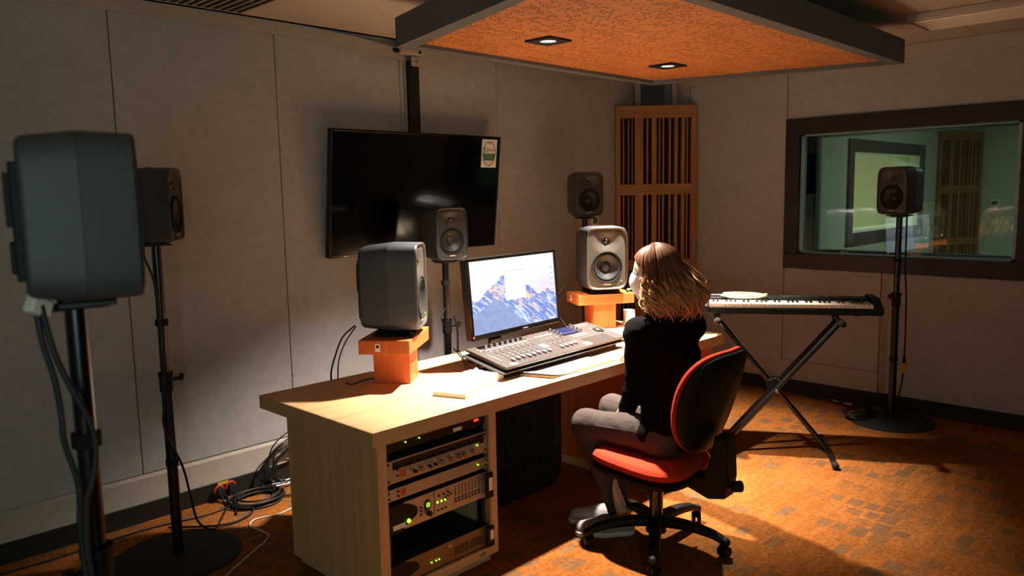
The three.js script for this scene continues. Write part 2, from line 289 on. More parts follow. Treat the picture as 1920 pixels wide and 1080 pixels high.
{ // ceiling cloud: trapezoid frame with a perforated wood board
  const A = [2.541, -3.275], B = [4.855, -3.29], C = [5.283, -1.705], D = [2.13, -1.67], y0 = CLOUD_Y - 0.02, y1 = CLOUD_Y + 0.125;
  const g = thing('ceiling_cloud', 'hanging acoustic ceiling cloud of perforated orange wood in a grey frame', 'ceiling panel', [3.6, 0, -2.4]);
  const off = (p) => [p[0] - 3.6, p[1] + 2.4];
  const cx = 3.61, cz = -2.42, inset = (p, k) => [p[0] + Math.sign(cx - p[0]) * k * 1.1, p[1] + Math.sign(cz - p[1]) * k];
  const sh = (pts) => { const s = new THREE.Shape(); pts.forEach((p, i) => { const q = off(p); i ? s.lineTo(q[0], q[1]) : s.moveTo(q[0], q[1]); }); return s; };
  const ring = sh([A, B, C, D]); const h = new THREE.Path(); [A, D, C, B].map((p) => off(inset(p, 0.075))).forEach((q, i) => (i ? h.lineTo(q[0], q[1]) : h.moveTo(q[0], q[1]))); ring.holes.push(h);
  const ex = (s, d, yTop) => { const e = new THREE.ExtrudeGeometry(s, { depth: d, bevelEnabled: false }); e.rotateX(Math.PI / 2); return e.translate(0, yTop, 0); };
  obj('frame', ex(ring, y1 - y0, y1), M.cloudFrame, g);
  const perf = (() => {
    const A1 = srgb('#cc8348'), B1 = srgb('#ab672f'), W = 1024, d = new Float32Array(W * W); seed = 1234;
    const c = 20.48; // 24 mm grid on 1.2 m
    for (let gy = 0; gy < 50; gy++) for (let gx = 0; gx < 50; gx++) {
      const dens = vnoise(gx / 5, gy / 5, 10, 10, 77); if (rnd() > 0.12 + 0.5 * dens) continue;
      const px = Math.round(gx * c + 6), py = Math.round(gy * c + 6);
      for (let y = -6; y <= 6; y++) for (let x = -6; x <= 6; x++) if (Math.hypot(x, y) < 5.8) d[((py + y + W) % W) * W + ((px + x + W) % W)] = 1;
    }
    const f = (u, v) => vnoise(u * 3, v * 30, 3, 30, 51) * 0.55 + vnoise(u * 8, v * 120, 8, 120, 52) * 0.45;
    return [tex(W, W, 1.2, 1.2, (u, v, x, y) => mix3(mix3(A1, B1, clamp(f(u, v))), srgb('#3c2110'), d[y * W + x] * 0.92)), tex(W, W, 1.2, 1.2, (u, v, x, y) => { const k = 1 - d[y * W + x]; return [k, k, k]; }, false)];
  })();
  const board = [A, B, C, D].map((p) => inset(p, 0.07));
  obj('perforated_board', ex(sh(board), 0.02, CLOUD_Y + 0.02), S({ map: perf[0], bumpMap: perf[1], bumpScale: 0.003, roughness: 0.55 }), g, 'x');
  for (const [x, z] of [A, B, C, D].map((p) => inset(p, 0.35))) obj('hanger', rod(V3(x - 3.6, CLOUD_Y + 0.02, z + 2.4), V3(x - 3.6, CEIL, z + 2.4), 0.005), M.steel, g);
}
{ // fluorescent fitting (off) and air vent
  const g = thing('ceiling_fitting', 'unlit flat white ceiling light fitting near the studio window', 'light fitting', [5.28, CEIL, -1.02]);
  obj('body', bb(-0.2, 0.2, -0.045, 0, -0.62, 0.62, 0.008), M.trimPale, g);
  obj('diffuser', bb(-0.165, 0.165, -0.052, -0.04, -0.585, 0.585, 0.006), M.white, g);
  const v = thing('air_vent', 'slotted air vent in the ceiling above the left wall', 'vent', [1.86, CEIL, -3.9]);
  obj('plate', bb(-0.36, 0.30, -0.004, 0, -0.235, 0.3), M.trimPale, v);
  for (let i = 0; i < 14; i++) for (let k = 0; k < 2; k++) obj('slot', bb(-0.335 + i * 0.0445, -0.335 + i * 0.0445 + 0.03, -0.0055, -0.003, -0.215 + k * 0.255, 0.03 + k * 0.255), M.slotBlack, v);
}

// ------------------------------------------------------------------ desk
const DT = 0.774, DU = 0.711, DX0 = 1.726, DX1 = 4.47, DZ0 = -3.364, DZ1 = -2.462;
{
  const d = thing('studio_desk', 'long pale maple desk top lit by the downlights', 'desk', [(DX0 + DX1) / 2, 0, (DZ0 + DZ1) / 2]);
  const hw = (DX1 - DX0) / 2, hd = (DZ1 - DZ0) / 2;
  obj('board', bb(-hw + 0.004, hw - 0.004, DU + 0.004, DT, -hd + 0.004, hd - 0.004, 0.003), M.maple, d);
  obj('edge_lipping', [bb(-hw, hw, DU, DT - 0.0015, hd - 0.006, hd), bb(-hw, hw, DU, DT - 0.0015, -hd, -hd + 0.006), bb(-hw, -hw + 0.006, DU, DT - 0.0015, -hd + 0.006, hd - 0.006), bb(hw - 0.006, hw, DU, DT - 0.0015, -hd + 0.006, hd - 0.006)], M.maple, d);
  // rack cabinet
  const c = thing('rack_cabinet', 'maple rack cabinet under the desk end holding audio units', 'cabinet', [2.08, 0, -2.82]);
  const x0 = 1.749 - 2.08, x1 = 2.412 - 2.08, zf = -2.472 + 2.82, zb = -3.16 + 2.82, o0 = 1.797 - 2.08, o1 = 2.372 - 2.08;
  obj('side_panel', bb(x0, x0 + 0.02, 0.04, DU, zb, zf - 0.018), M.maple, c, 'y'); obj('side_panel', bb(x1 - 0.02, x1, 0.04, DU, zb, zf - 0.018), M.maple, c, 'y');
  obj('back_panel', bb(x0 + 0.02, x1 - 0.02, 0.06, DU, zb, zb + 0.015), M.maple, c, 'y');
  obj('bottom_panel', bb(x0 + 0.02, x1 - 0.02, 0.04, 0.075, zb, zf - 0.018), M.maple, c);
  obj('stile', bb(x0, o0, 0.04, DU, zf - 0.018, zf, 0.002), M.maple, c, 'y'); obj('stile', bb(o1, x1, 0.04, DU, zf - 0.018, zf, 0.002), M.maple, c, 'y');
  obj('bottom_rail', bb(o0, o1, 0.04, 0.082, zf - 0.018, zf, 0.002), M.maple, c);
  obj('plinth', bb(x0 + 0.03, x1 - 0.025, 0, 0.04, zb + 0.02, zf - 0.03), M.maple, c);
  for (const x of [o0 + 0.012, o1 - 0.03]) {
    const r = obj('rack_rail', bb(x, x + 0.018, 0.082, DU - 0.01, zf - 0.06, zf - 0.03), M.black, c);
    for (let i = 0; i < 15; i++) obj('rail_hole', bb(x + 0.006, x + 0.012, 0.1 + i * 0.04, 0.108 + i * 0.04, zf - 0.0302, zf - 0.0295), M.slotBlack, r);
  }
  obj('maker_badge', cyl(0.012, 0.012, 0.003, 0, 0, 0, 20).rotateX(Math.PI / 2).scale(1.6, 0.7, 1).translate(o1 - 0.06, 0.06, zf), M.silverDark, c);
  // right cabinet
  const k = thing('desk_cabinet', 'reddish wooden cabinet carrying the desk end beyond the seated person', 'cabinet', [4.1, 0, -2.88]);
  obj('carcass', bb(-0.48, 0.34, 0.05, DU, -0.36, 0.34, 0.002), M.cherry, k, 'y');
  obj('plinth', bb(-0.485, 0.3, 0, 0.05, -0.34, 0.3), M.maple, k);
  obj('door', bb(-0.465, -0.075, 0.07, DU - 0.012, 0.34, 0.358, 0.002), M.cherry, k, 'y'); obj('door', bb(-0.07, 0.325, 0.07, DU - 0.012, 0.34, 0.358, 0.002), M.cherry, k, 'y');
  obj('drop_leaf_bracket', new THREE.BoxGeometry(0.26, 0.085, 0.02).rotateX(0.5).translate(0.47, 0.665, 0.2), M.cherry, k);
  // subwoofer
  const s = thing('subwoofer', 'large black subwoofer with a ribbed front grille under the desk', 'subwoofer', [2.905, 0, -3.1]);
  const shp = new THREE.Shape(); shp.moveTo(-0.43, 0.66); shp.lineTo(-0.43, 0.12); shp.quadraticCurveTo(-0.43, 0.02, -0.33, 0.02); shp.lineTo(0.31, 0.02); shp.quadraticCurveTo(0.43, 0.02, 0.43, 0.14); shp.lineTo(0.43, 0.66); shp.closePath();
  obj('body', new THREE.ExtrudeGeometry(shp, { depth: 0.42, bevelEnabled: true, bevelSize: 0.012, bevelThickness: 0.012, bevelSegments: 2 }).translate(0, 0, -0.21), M.plastic, s);
  for (let i = 0; i < 34; i++) obj('grille_rib', bb(-0.36 + i * 0.0215, -0.36 + i * 0.0215 + 0.009, 0.16, 0.63, 0.222, 0.231), M.blackMatt, s);
  obj('driver', new THREE.TorusGeometry(0.17, 0.012, 8, 36).translate(0.02, 0.4, 0.226), M.blackMatt, s);
  for (const x of [-0.3, 0.28]) for (const z of [-0.15, 0.15]) obj('foot', cyl(0.025, 0.025, 0.022, x, 0, z), M.rubber, s);
}

// ------------------------------------------------------------------ rack units
const RX0 = 1.801, RX1 = 2.368, RZ = -2.492;
function rackUnit(name, label, y0, y1, mat, depth = 0.36, group) {
  const w = RX1 - RX0, g = thing(name, label, 'audio unit', [(RX0 + RX1) / 2, y0, RZ], 0, group);
  obj('chassis', bb(-w / 2 + 0.03, w / 2 - 0.03, 0.003, y1 - y0 - 0.003, -depth, -0.004), M.blackMatt, g);
  obj('face', bb(-w / 2, w / 2, 0.0015, y1 - y0 - 0.0015, -0.004, 0.003, 0.001), mat, g);
  for (const sx of [-1, 1]) for (const y of [0.014, y1 - y0 - 0.014]) obj('rack_screw', cyl(0.005, 0.005, 0.003, 0, 0, 0, 10).rotateX(Math.PI / 2).translate(sx * (w / 2 - 0.012), y, 0.0032), M.black, g);
  return g;
}
const knobG = (r, h) => cyl(r, r * 0.86, h, 0, 0, 0, 16).rotateX(Math.PI / 2);
{
  const W = RX1 - RX0;
  // preamplifier, two units high
  const p = rackUnit('rack_preamp', 'silver two-unit preamplifier with a row of knobs and black meters', 0.528, 0.627, M.silver);
  obj('meter_strip', bb(-W / 2 + 0.035, W / 2 - 0.045, 0.058, 0.09, 0.002, 0.0042), M.black, p);
  for (let i = 0; i < 8; i++) {
    const x = -W / 2 + 0.052 + i * 0.06;
    for (let k = 0; k < 3; k++) obj('button', bb(x - 0.012 + k * 0.014, x - 0.004 + k * 0.014, 0.062, 0.07, 0.004, 0.008), M.blackGloss, p);
    obj('meter', bb(x - 0.014, x + 0.03, 0.074, 0.088, 0.004, 0.0052), S({ color: 0x2a2725, roughness: 0.3 }), p);
  }
  [[0.14, 0.008, 1], [0.175, 0.011, 0], [0.22, 0.007, 1], [0.25, 0.007, 1], [0.285, 0.012, 0], [0.335, 0.012, 0], [0.385, 0.012, 0], [0.415, 0.012, 0], [0.465, 0.012, 0]].forEach(([x, r, dark]) => obj('knob', knobG(r, 0.016).translate(-W / 2 + x, 0.03, 0.011), dark ? M.black : M.steel, p));
  obj('label_patch', bb(-W / 2 + 0.072, -W / 2 + 0.1, 0.018, 0.05, 0.003, 0.0038), S({ color: 0xc85a1c, roughness: 0.7 }), p);
  for (const y of [0.03, 0.055]) obj('jack', knobG(0.005, 0.004).translate(-W / 2 + 0.058, y, 0.004), M.black, p);
  obj('power_switch', bb(W / 2 - 0.045, W / 2 - 0.022, 0.05, 0.09, 0.003, 0.008), M.black, p);
  obj('status_light', knobG(0.0032, 0.004).translate(W / 2 - 0.062, 0.046, 0.005), M.ledGreen, p);
  // one-unit preamplifier
  const u = rackUnit('rack_preamp', 'slim plain silver one-unit rack box with an orange patch', 0.455, 0.507, M.silver);
  obj('label_patch', bb(-W / 2 + 0.072, -W / 2 + 0.1, 0.012, 0.04, 0.003, 0.0038), S({ color: 0xc85a1c, roughness: 0.7 }), u);
  for (const y of [0.016, 0.036]) obj('jack', knobG(0.005, 0.004).translate(-W / 2 + 0.058, y, 0.004), M.black, u);
  obj('status_light', knobG(0.0032, 0.004).translate(W / 2 - 0.06, 0.028, 0.005), M.ledGreen, u);
  for (const y of [0.014, 0.038]) obj('jack', knobG(0.0035, 0.004).translate(W / 2 - 0.035, y, 0.004), M.black, u);
  // audio interface with display
  const a = rackUnit('audio_interface', 'champagne audio interface with a green numeric display and dark left cheek', 0.318, 0.437, M.silver);
  const cheek = new THREE.Shape(); cheek.moveTo(0, 0); cheek.lineTo(0.075, 0); cheek.bezierCurveTo(0.085, 0.04, 0.15, 0.03, 0.15, 0.065); cheek.bezierCurveTo(0.15, 0.1, 0.1, 0.095, 0.075, 0.119); cheek.lineTo(0, 0.119); cheek.closePath();
  obj('cheek', new THREE.ExtrudeGeometry(cheek, { depth: 0.01, bevelEnabled: true, bevelSize: 0.001, bevelThickness: 0.001, bevelSegments: 1 }).translate(-W / 2, 0, 0.001), M.plastic, a);
  obj('side_ear', bb(W / 2 - 0.035, W / 2 + 0.012, 0.0, 0.119, 0.0205, 0.03, 0.004), M.plastic, a);
  obj('asset_sticker', bb(-W / 2 + 0.02, -W / 2 + 0.085, 0.015, 0.036, 0.0118, 0.0124), M.white, a);
  obj('asset_sticker', bb(W / 2 - 0.018, W / 2 + 0.006, 0.035, 0.095, 0.0298, 0.0306), M.white, a);
  obj('power_button', knobG(0.009, 0.006).translate(-W / 2 + 0.1, 0.036, 0.012), M.ledGreen, a);
  const disp = obj('display', knobG(0.0235, 0.004).scale(0.85, 1.1, 1).translate(-W / 2 + 0.21, 0.068, 0.004), M.blackGloss, a);
  const seg = []; const D7 = { 0: [1, 1, 1, 1, 1, 1, 0], 3: [1, 1, 1, 1, 0, 0, 1] };
  [[0, -0.0085], [3, 0.001]].forEach(([n, ox]) => { const s7 = [[0.001, 0.0145, 0.006, 0.0018], [0.0058, 0.008, 0.0014, 0.006], [0.0058, 0.001, 0.0014, 0.006], [0.001, -0.001, 0.006, 0.0018], [0, 0.001, 0.0014, 0.006], [0, 0.008, 0.0014, 0.006], [0.001, 0.0068, 0.006, 0.0018]]; s7.forEach(([x, y, w, h], i) => D7[n][i] && seg.push(bb(-W / 2 + 0.21 + ox + x, -W / 2 + 0.21 + ox + x + w, 0.062 + y, 0.062 + y + h, 0.0081, 0.0088))); });
  obj('digits', seg, M.ledGreen, disp);
  obj('volume_knob', knobG(0.012, 0.016).translate(-W / 2 + 0.21, 0.033, 0.01), M.black, a);
  for (let k = 0; k < 3; k++) obj('button', knobG(0.0045, 0.005).translate(-W / 2 + 0.172, 0.036 + k * 0.016, 0.005), M.black, a);
  for (let i = 0; i < 3; i++) { obj('status_light', bb(-W / 2 + 0.262 + i * 0.022, -W / 2 + 0.269 + i * 0.022, 0.058, 0.066, 0.003, 0.005), M.ledGreen, a); obj('button', bb(-W / 2 + 0.262 + i * 0.022, -W / 2 + 0.272 + i * 0.022, 0.022, 0.029, 0.003, 0.006), M.black, a); }
  [[0.3, 0.09], [0.325, 0.075], [0.31, 0.07], [0.325, 0.092], [0.34, 0.08], [0.275, 0.088]].forEach(([x, y]) => obj('button', knobG(0.0045, 0.005).translate(-W / 2 + x, y, 0.005), M.black, a));
  for (let i = 0; i < 8; i++) { obj('fader_line', bb(-W / 2 + 0.368 + i * 0.02, -W / 2 + 0.371 + i * 0.02, 0.06, 0.108, 0.003, 0.004), M.slotBlack, a); for (const y of [0.03, 0.043]) obj('button', bb(-W / 2 + 0.364 + i * 0.02, -W / 2 + 0.374 + i * 0.02, y, y + 0.007, 0.003, 0.006), M.black, a); }
  obj('divider', bb(-W / 2 + 0.246, -W / 2 + 0.249, 0.012, 0.112, 0.003, 0.004), M.slotBlack, a);
  obj('headphone_knob', knobG(0.008, 0.014).translate(W / 2 - 0.045, 0.085, 0.01), M.steel, a);
  // bottom processor
  const b = rackUnit('rack_processor', 'bronze bottom rack unit with vent slits and three green lights', 0.084, 0.182, S({ color: 0x7a5f42, metalness: 0.4, roughness: 0.5 }));
  obj('cheek', new THREE.ExtrudeGeometry(cheek, { depth: 0.008, bevelEnabled: false }).scale(1, 0.8, 1).translate(-W / 2, 0.002, 0.001), M.plastic, b);
  obj('side_ear', bb(W / 2 - 0.035, W / 2 + 0.012, 0.0, 0.098, 0.0205, 0.03, 0.004), M.plastic, b);
  obj('asset_sticker', bb(W / 2 - 0.016, W / 2 + 0.006, 0.035, 0.08, 0.0298, 0.0306), M.white, b);
  for (let i = 0; i < 26; i++) if (i !== 13) obj('vent_slit', bb(W / 2 - 0.21 + i * 0.0065, W / 2 - 0.207 + i * 0.0065, 0.02, 0.062, 0.0028, 0.0036), M.slotBlack, b);
  [0.22, 0.245, 0.262].forEach((x) => obj('status_light', knobG(0.003, 0.004).translate(-W / 2 + x, 0.04, 0.005), M.ledGreen, b));
  obj('badge', bb(-W / 2 + 0.32, -W / 2 + 0.34, 0.07, 0.08, 0.003, 0.004), M.silver, b);
  // shadowed unit right under the desk top
  const t = rackUnit('rack_switch', 'black unit under the desk top with two green lights and one red', 0.655, 0.706, M.black, 0.3); t.position.z -= 0.012;
  for (const x of [0.112, 0.185]) obj('status_light', knobG(0.0032, 0.004).translate(-W / 2 + x, 0.03, 0.005), M.ledGreen, t);
  obj('red_light', bb(W / 2 - 0.065, W / 2 - 0.04, 0.026, 0.036, 0.003, 0.006), M.ledRed, t);
  obj('asset_sticker', bb(W / 2 - 0.19, W / 2 - 0.14, 0.008, 0.024, 0.003, 0.0036), M.white, t);
}

// ------------------------------------------------------------------ speakers
function superPt(a, b, n, t) { const c = Math.cos(t), s = Math.sin(t); return [Math.sign(c) * a * Math.abs(c) ** (2 / n), Math.sign(s) * b * Math.abs(s) ** (2 / n)]; }
function gridGeo(nu, nv, f, closeU = true) {
  const pos = [], uv = [], idx = [];
  for (let j = 0; j <= nv; j++) for (let i = 0; i <= nu; i++) { const p = f(i / nu, j / nv); pos.push(...p); uv.push(i / nu, j / nv); }
  for (let j = 0; j < nv; j++) for (let i = 0; i < nu; i++) { const a = j * (nu + 1) + i, b = a + 1, c = a + nu + 1, d = c + 1; idx.push(a, b, d, a, d, c); }
  const g = new THREE.BufferGeometry(); g.setAttribute('position', new THREE.Float32BufferAttribute(pos, 3)); g.setAttribute('uv', new THREE.Float32BufferAttribute(uv, 2)); g.setIndex(idx); g.computeVertexNormals();
  if (closeU) { const n = g.attributes.normal; for (let j = 0; j <= nv; j++) { const a = j * (nu + 1), b = a + nu; const v = V3(n.getX(a) + n.getX(b), n.getY(a) + n.getY(b), n.getZ(a) + n.getZ(b)).normalize(); n.setXYZ(a, v.x, v.y, v.z); n.setXYZ(b, v.x, v.y, v.z); } }
  return g;
}
const textMat = (w, h, draw, opts = {}) => { const c = document.createElement('canvas'); c.width = w; c.height = h; const x = c.getContext('2d'); draw(x, w, h); const t = new THREE.CanvasTexture(c); t.colorSpace = THREE.SRGBColorSpace; return S({ map: t, roughness: 0.6, ...opts }); };
const logoMat = (bg) => textMat(256, 48, (x, w, h) => { x.fillStyle = bg; x.fillRect(0, 0, w, h); x.fillStyle = '#d9d4cc'; x.font = 'bold 40px sans-serif'; x.textAlign = 'center'; x.textBaseline = 'middle'; x.fillText('GENELEC', w / 2, h / 2 + 2, 240); });
const logoLight = logoMat('#544f49'), logoDark = logoMat('#383736');
const plane = (w, h) => new THREE.PlaneGeometry(w, h);
// front faces +z; origin at the bottom of the foot
function makeSpeaker(label, w, h, d, bodyMat, faceMat, logo, foot = true) {
  const g = thing('studio_speaker', label, 'speaker');
  const f0 = foot ? 0.028 : 0.004, cy = f0 + h / 2, nse = 6.4;
  // rings from the front rim over the side crease to the back; crease at 52 % of the depth
  const prof = [[0.90, 0.455], [0.935, 0.487], [0.955, 0.5], [0.972, 0.485], [0.982, 0.46], [1, 0.0], [1, -0.004], [0.93, -0.44], [0.9, -0.475], [0.85, -0.495], [0.0, -0.5]];
  const N = 72, rings = prof.map(([s, z]) => [s, z]);
  const ringGeo = (a, b) => gridGeo(N, b - a, (u, v) => { const [s, z] = rings[a + Math.round(v * (b - a))]; const [x, y] = superPt(w / 2 * s, h / 2 * (0.06 + 0.94 * s) * (s ? 1 : 0), nse, u * Math.PI * 2); return [x, cy + y, z * d]; });
  const body = obj('cabinet', [ringGeo(4, 5), ringGeo(6, 10)], bodyMat, g);
  obj('front_rim', ringGeo(0, 4), faceMat, g);
  // dished baffle
  const wy = cy - h * 0.135, wr = w * 0.355, ty = cy + h * 0.27, tr = w * 0.30;
  const zf = 0.455 * d;
  const ba = w / 2 * 0.90, bh = h / 2 * (0.06 + 0.94 * 0.90);
  const edge = (c, sn) => { let lo = 0, hi = h; for (let k = 0; k < 40; k++) { const m = (lo + hi) / 2; (Math.abs(m * c / ba) ** nse + Math.abs((wy - cy + m * sn) / bh) ** nse < 1) ? lo = m : hi = m; } return lo; };
  const face = gridGeo(96, 26, (u, v) => {      // rays from the woofer hole to the rim
    const c = Math.cos(u * Math.PI * 2), sn = Math.sin(u * Math.PI * 2), r = lerp(edge(c, sn), wr * 0.97, v), x = c * r, y = wy + sn * r;
    const rt = Math.hypot(x * 0.85, y - ty) / tr;
    return [x, y, zf + 0.006 * (1 - Math.abs(x) / (w / 2)) * smooth(0, 0.12, v) - 0.022 * (w / 0.237) * Math.pow(clamp(1 - rt), 1.3)];
  });
  obj('baffle', face, faceMat, g);
  const tz = zf - 0.012 * (w / 0.237);
  const tw = obj('tweeter', lathe([[0.0, 0.011], [0.007, 0.009], [0.012, 0.002], [0.018, -0.002], [0.021, 0.004], [0.021, -0.006]].map(([a, b]) => [a * w / 0.237, b * w / 0.237]), 28).rotateX(Math.PI / 2).translate(0, ty, tz), M.blackGloss, g);
  obj('dome', new THREE.SphereGeometry(0.0095 * w / 0.237, 18, 12).scale(1, 1, 0.6).translate(0, ty, tz + 0.004), M.steel, tw);
  const wf = obj('woofer', lathe([[1.03, 0.0], [1.03, 0.006], [0.98, 0.008], [0.94, 0.002], [0.9, -0.004], [0.86, 0.003], [0.8, 0.005], [0.75, -0.002]].map(([a, b]) => [a * wr, b]), 44).rotateX(Math.PI / 2).translate(0, wy, zf + 0.004), M.rubber, g);
  obj('cone', lathe([[0.76, -0.002], [0.5, -0.016], [0.32, -0.026]].map(([a, b]) => [a * wr, b]), 40).rotateX(Math.PI / 2).translate(0, wy, zf + 0.004), M.cone, wf);
  obj('dust_cap', new THREE.SphereGeometry(0.34 * wr, 24, 10, 0, Math.PI * 2, 0, Math.PI / 2).scale(1, 0.55, 1).rotateX(Math.PI / 2).translate(0, wy, zf - 0.024), M.cone, wf);
  obj('maker_name', plane(w * 0.26, w * 0.05).translate(0, cy - h * 0.405, zf + 0.0075), logo, g, 'own');
  obj('status_light', knobG(0.0035, 0.004).translate(w * 0.34, cy - h * 0.36, zf + 0.004), foot ? M.ledGreen : M.black, g);
  const bp = obj('amplifier_panel', bb(-w * 0.3, w * 0.3, cy - h * 0.36, cy + h * 0.32, -0.5 * d - 0.012, -0.5 * d + 0.004, 0.004), M.plastic, g);
  for (let k = 0; k < 5; k++) obj('cooling_fin', bb(-w * 0.22 + k * w * 0.1, -w * 0.22 + k * w * 0.1 + 0.012, cy - h * 0.05, cy + h * 0.26, -0.5 * d - 0.022, -0.5 * d - 0.012), M.plastic, bp);
  obj('socket_block', bb(-w * 0.2, w * 0.2, cy - h * 0.32, cy - h * 0.14, -0.5 * d - 0.02, -0.5 * d - 0.01, 0.003), M.plastic, bp);
  if (foot) {
    const ft = obj('foot', [bb(-w * 0.36, w * 0.36, 0.004, 0.012, -d * 0.3, d * 0.36, 0.003), bb(-w * 0.2, w * 0.2, 0.01, f0 + 0.012, -d * 0.25, d * 0.3, 0.004)], M.rubber, g);
    for (const s of [-1, 1]) for (const z of [-d * 0.22, d * 0.3]) obj('foot_pad', new THREE.SphereGeometry(0.016, 14, 10).scale(1.3, 0.9, 1.1).translate(s * w * 0.3, 0.013, z), M.rubber, ft);
  } else obj('mounting_plate', [bb(-w * 0.3, w * 0.3, -0.006, 0.002, -d * 0.25, d * 0.25), bb(-w * 0.15, w * 0.15, 0, 0.02, -d * 0.2, d * 0.2)], M.black, g);
  return g;
}
const faceDir = (fx, fz) => Math.atan2(fx, fz);   // turn so that +z points to (fx, fz)
{
  const big = makeSpeaker('large grey studio monitor on the wooden riser at the left of the computer monitor', 0.292, 0.425, 0.29, M.spkGrey, M.spkFace, logoLight);
  big.position.set(2.335, 1.0126, -3.1); big.rotation.y = faceDir(0.66, 0.75); big.userData.group = 'large studio monitors on risers';
  dup(big, 'large grey studio monitor on the wooden riser beside the seated person', [4.20, 1.0126, -3.25], faceDir(-0.56, 0.83));
  const sm = makeSpeaker('dark speaker on a stand in front of the wall television', 0.232, 0.335, 0.205, M.spkDark, S({ map: speckTex('#383736', 0.05, 60, 37, 0.2), metalness: 0.1, roughness: 0.45 }), logoDark, false);
  sm.userData.group = 'small speakers on stands'; sm.position.set(3.24, 1.279, -3.75); sm.rotation.y = faceDir(-0.2, 0.98);
  dup(sm, 'dark speaker on a stand above the right large monitor', [4.67, 1.505, -3.763], faceDir(-0.5, 0.87));
  dup(sm, 'dark speaker on a stand before the studio window', [5.83, 1.49, -1.87], faceDir(-0.96, -0.28));
  dup(sm, 'dark speaker on a stand by the left panel wall, facing the desk', [1.41, 1.503, -3.64], faceDir(0.8, 0.6));
  dup(sm, 'dark speaker turned away on a stand with a white cable tag', [0.525, 1.497, -1.738], faceDir(0.97, 0.24));
}
// wooden risers
function riser(label, x, z, fx, fz) {
  const g = thing('speaker_riser', label, 'speaker riser', [x, DT, z], faceDir(fx, fz), 'wooden speaker risers on the desk');
  obj('top_board', bb(-0.2, 0.2, 0.17, 0.2386, -0.125, 0.125, 0.003), M.cherry, g);
  obj('column', bb(-0.08, 0.08, 0, 0.17, -0.092, 0.092, 0.003), M.cherry, g, 'y');
  obj('asset_sticker', bb(-0.2015, -0.2, 0.185, 0.222, -0.042, -0.018), M.white, g);
  obj('asset_mark', bb(-0.202, -0.2014, 0.202, 0.216, -0.037, -0.023), M.plastic, g);
  return g;
}
riser('orange wooden riser under the left large studio monitor', 2.334, -3.10, 0.60, 0.80);
riser('orange wooden riser under the large monitor beside the seated person', 4.20, -3.257, -0.52, 0.855);

// speaker stands
function stand(label, x, z, top, baseR = 0.285, knobTurn = 0.6, knobY = 0.86) {
  const g = thing('speaker_stand', label, 'stand', [x, 0, z], 0, 'round-base speaker stands');
  obj('base', lathe([[0, 0.022], [0.06, 0.022], [baseR * 0.93, 0.014], [baseR, 0.009], [baseR, 0], [0, 0]], 56), M.blackMatt, g);
  obj('lower_pole', cyl(0.025, 0.025, knobY - 0.02, 0, 0.02, 0), M.pole, g);
  obj('upper_pole', cyl(0.0205, 0.0205, top - knobY - 0.008, 0, knobY, 0), M.pole, g);
  obj('collar', [cyl(0.03, 0.03, 0.09, 0, knobY - 0.05, 0), cyl(0.033, 0.033, 0.02, 0, knobY + 0.02, 0)], M.plastic, g);
  const c = Math.cos(knobTurn), s = Math.sin(knobTurn);
  obj('clamp_knob', [rod(V3(0.025 * c, knobY, 0.025 * s), V3(0.07 * c, knobY, 0.07 * s), 0.009), rod(V3(0.072 * c, knobY - 0.012, 0.072 * s), V3(0.08 * c, knobY + 0.02, 0.08 * s), 0.011)], M.plastic, g);
  for (const y of [0.45, knobY + 0.26]) if (y < top - 0.1) obj('cable_strap', cyl(0.0285, 0.0285, 0.03, 0, y, 0), M.rubber, g);
  obj('top_plate', bb(-0.055, 0.055, top - 0.008, top - 0.001, -0.045, 0.045, 0.002), M.black, g);
  return g;
}
stand('black stand carrying the speaker in front of the television', 3.24, -3.75, 1.273);
stand('black stand behind the right large monitor', 4.67, -3.763, 1.499);
stand('black stand with a round base before the studio window', 5.83, -1.87, 1.484, 0.285, -0.9, 0.9);
stand('black stand with a round base by the left panel wall', 1.41, -3.64, 1.497, 0.285, -0.1, 0.86);
stand('black stand carrying the speaker with the white cable tag', 0.505, -1.745, 1.491, 0.285, 2.6, 0.93);

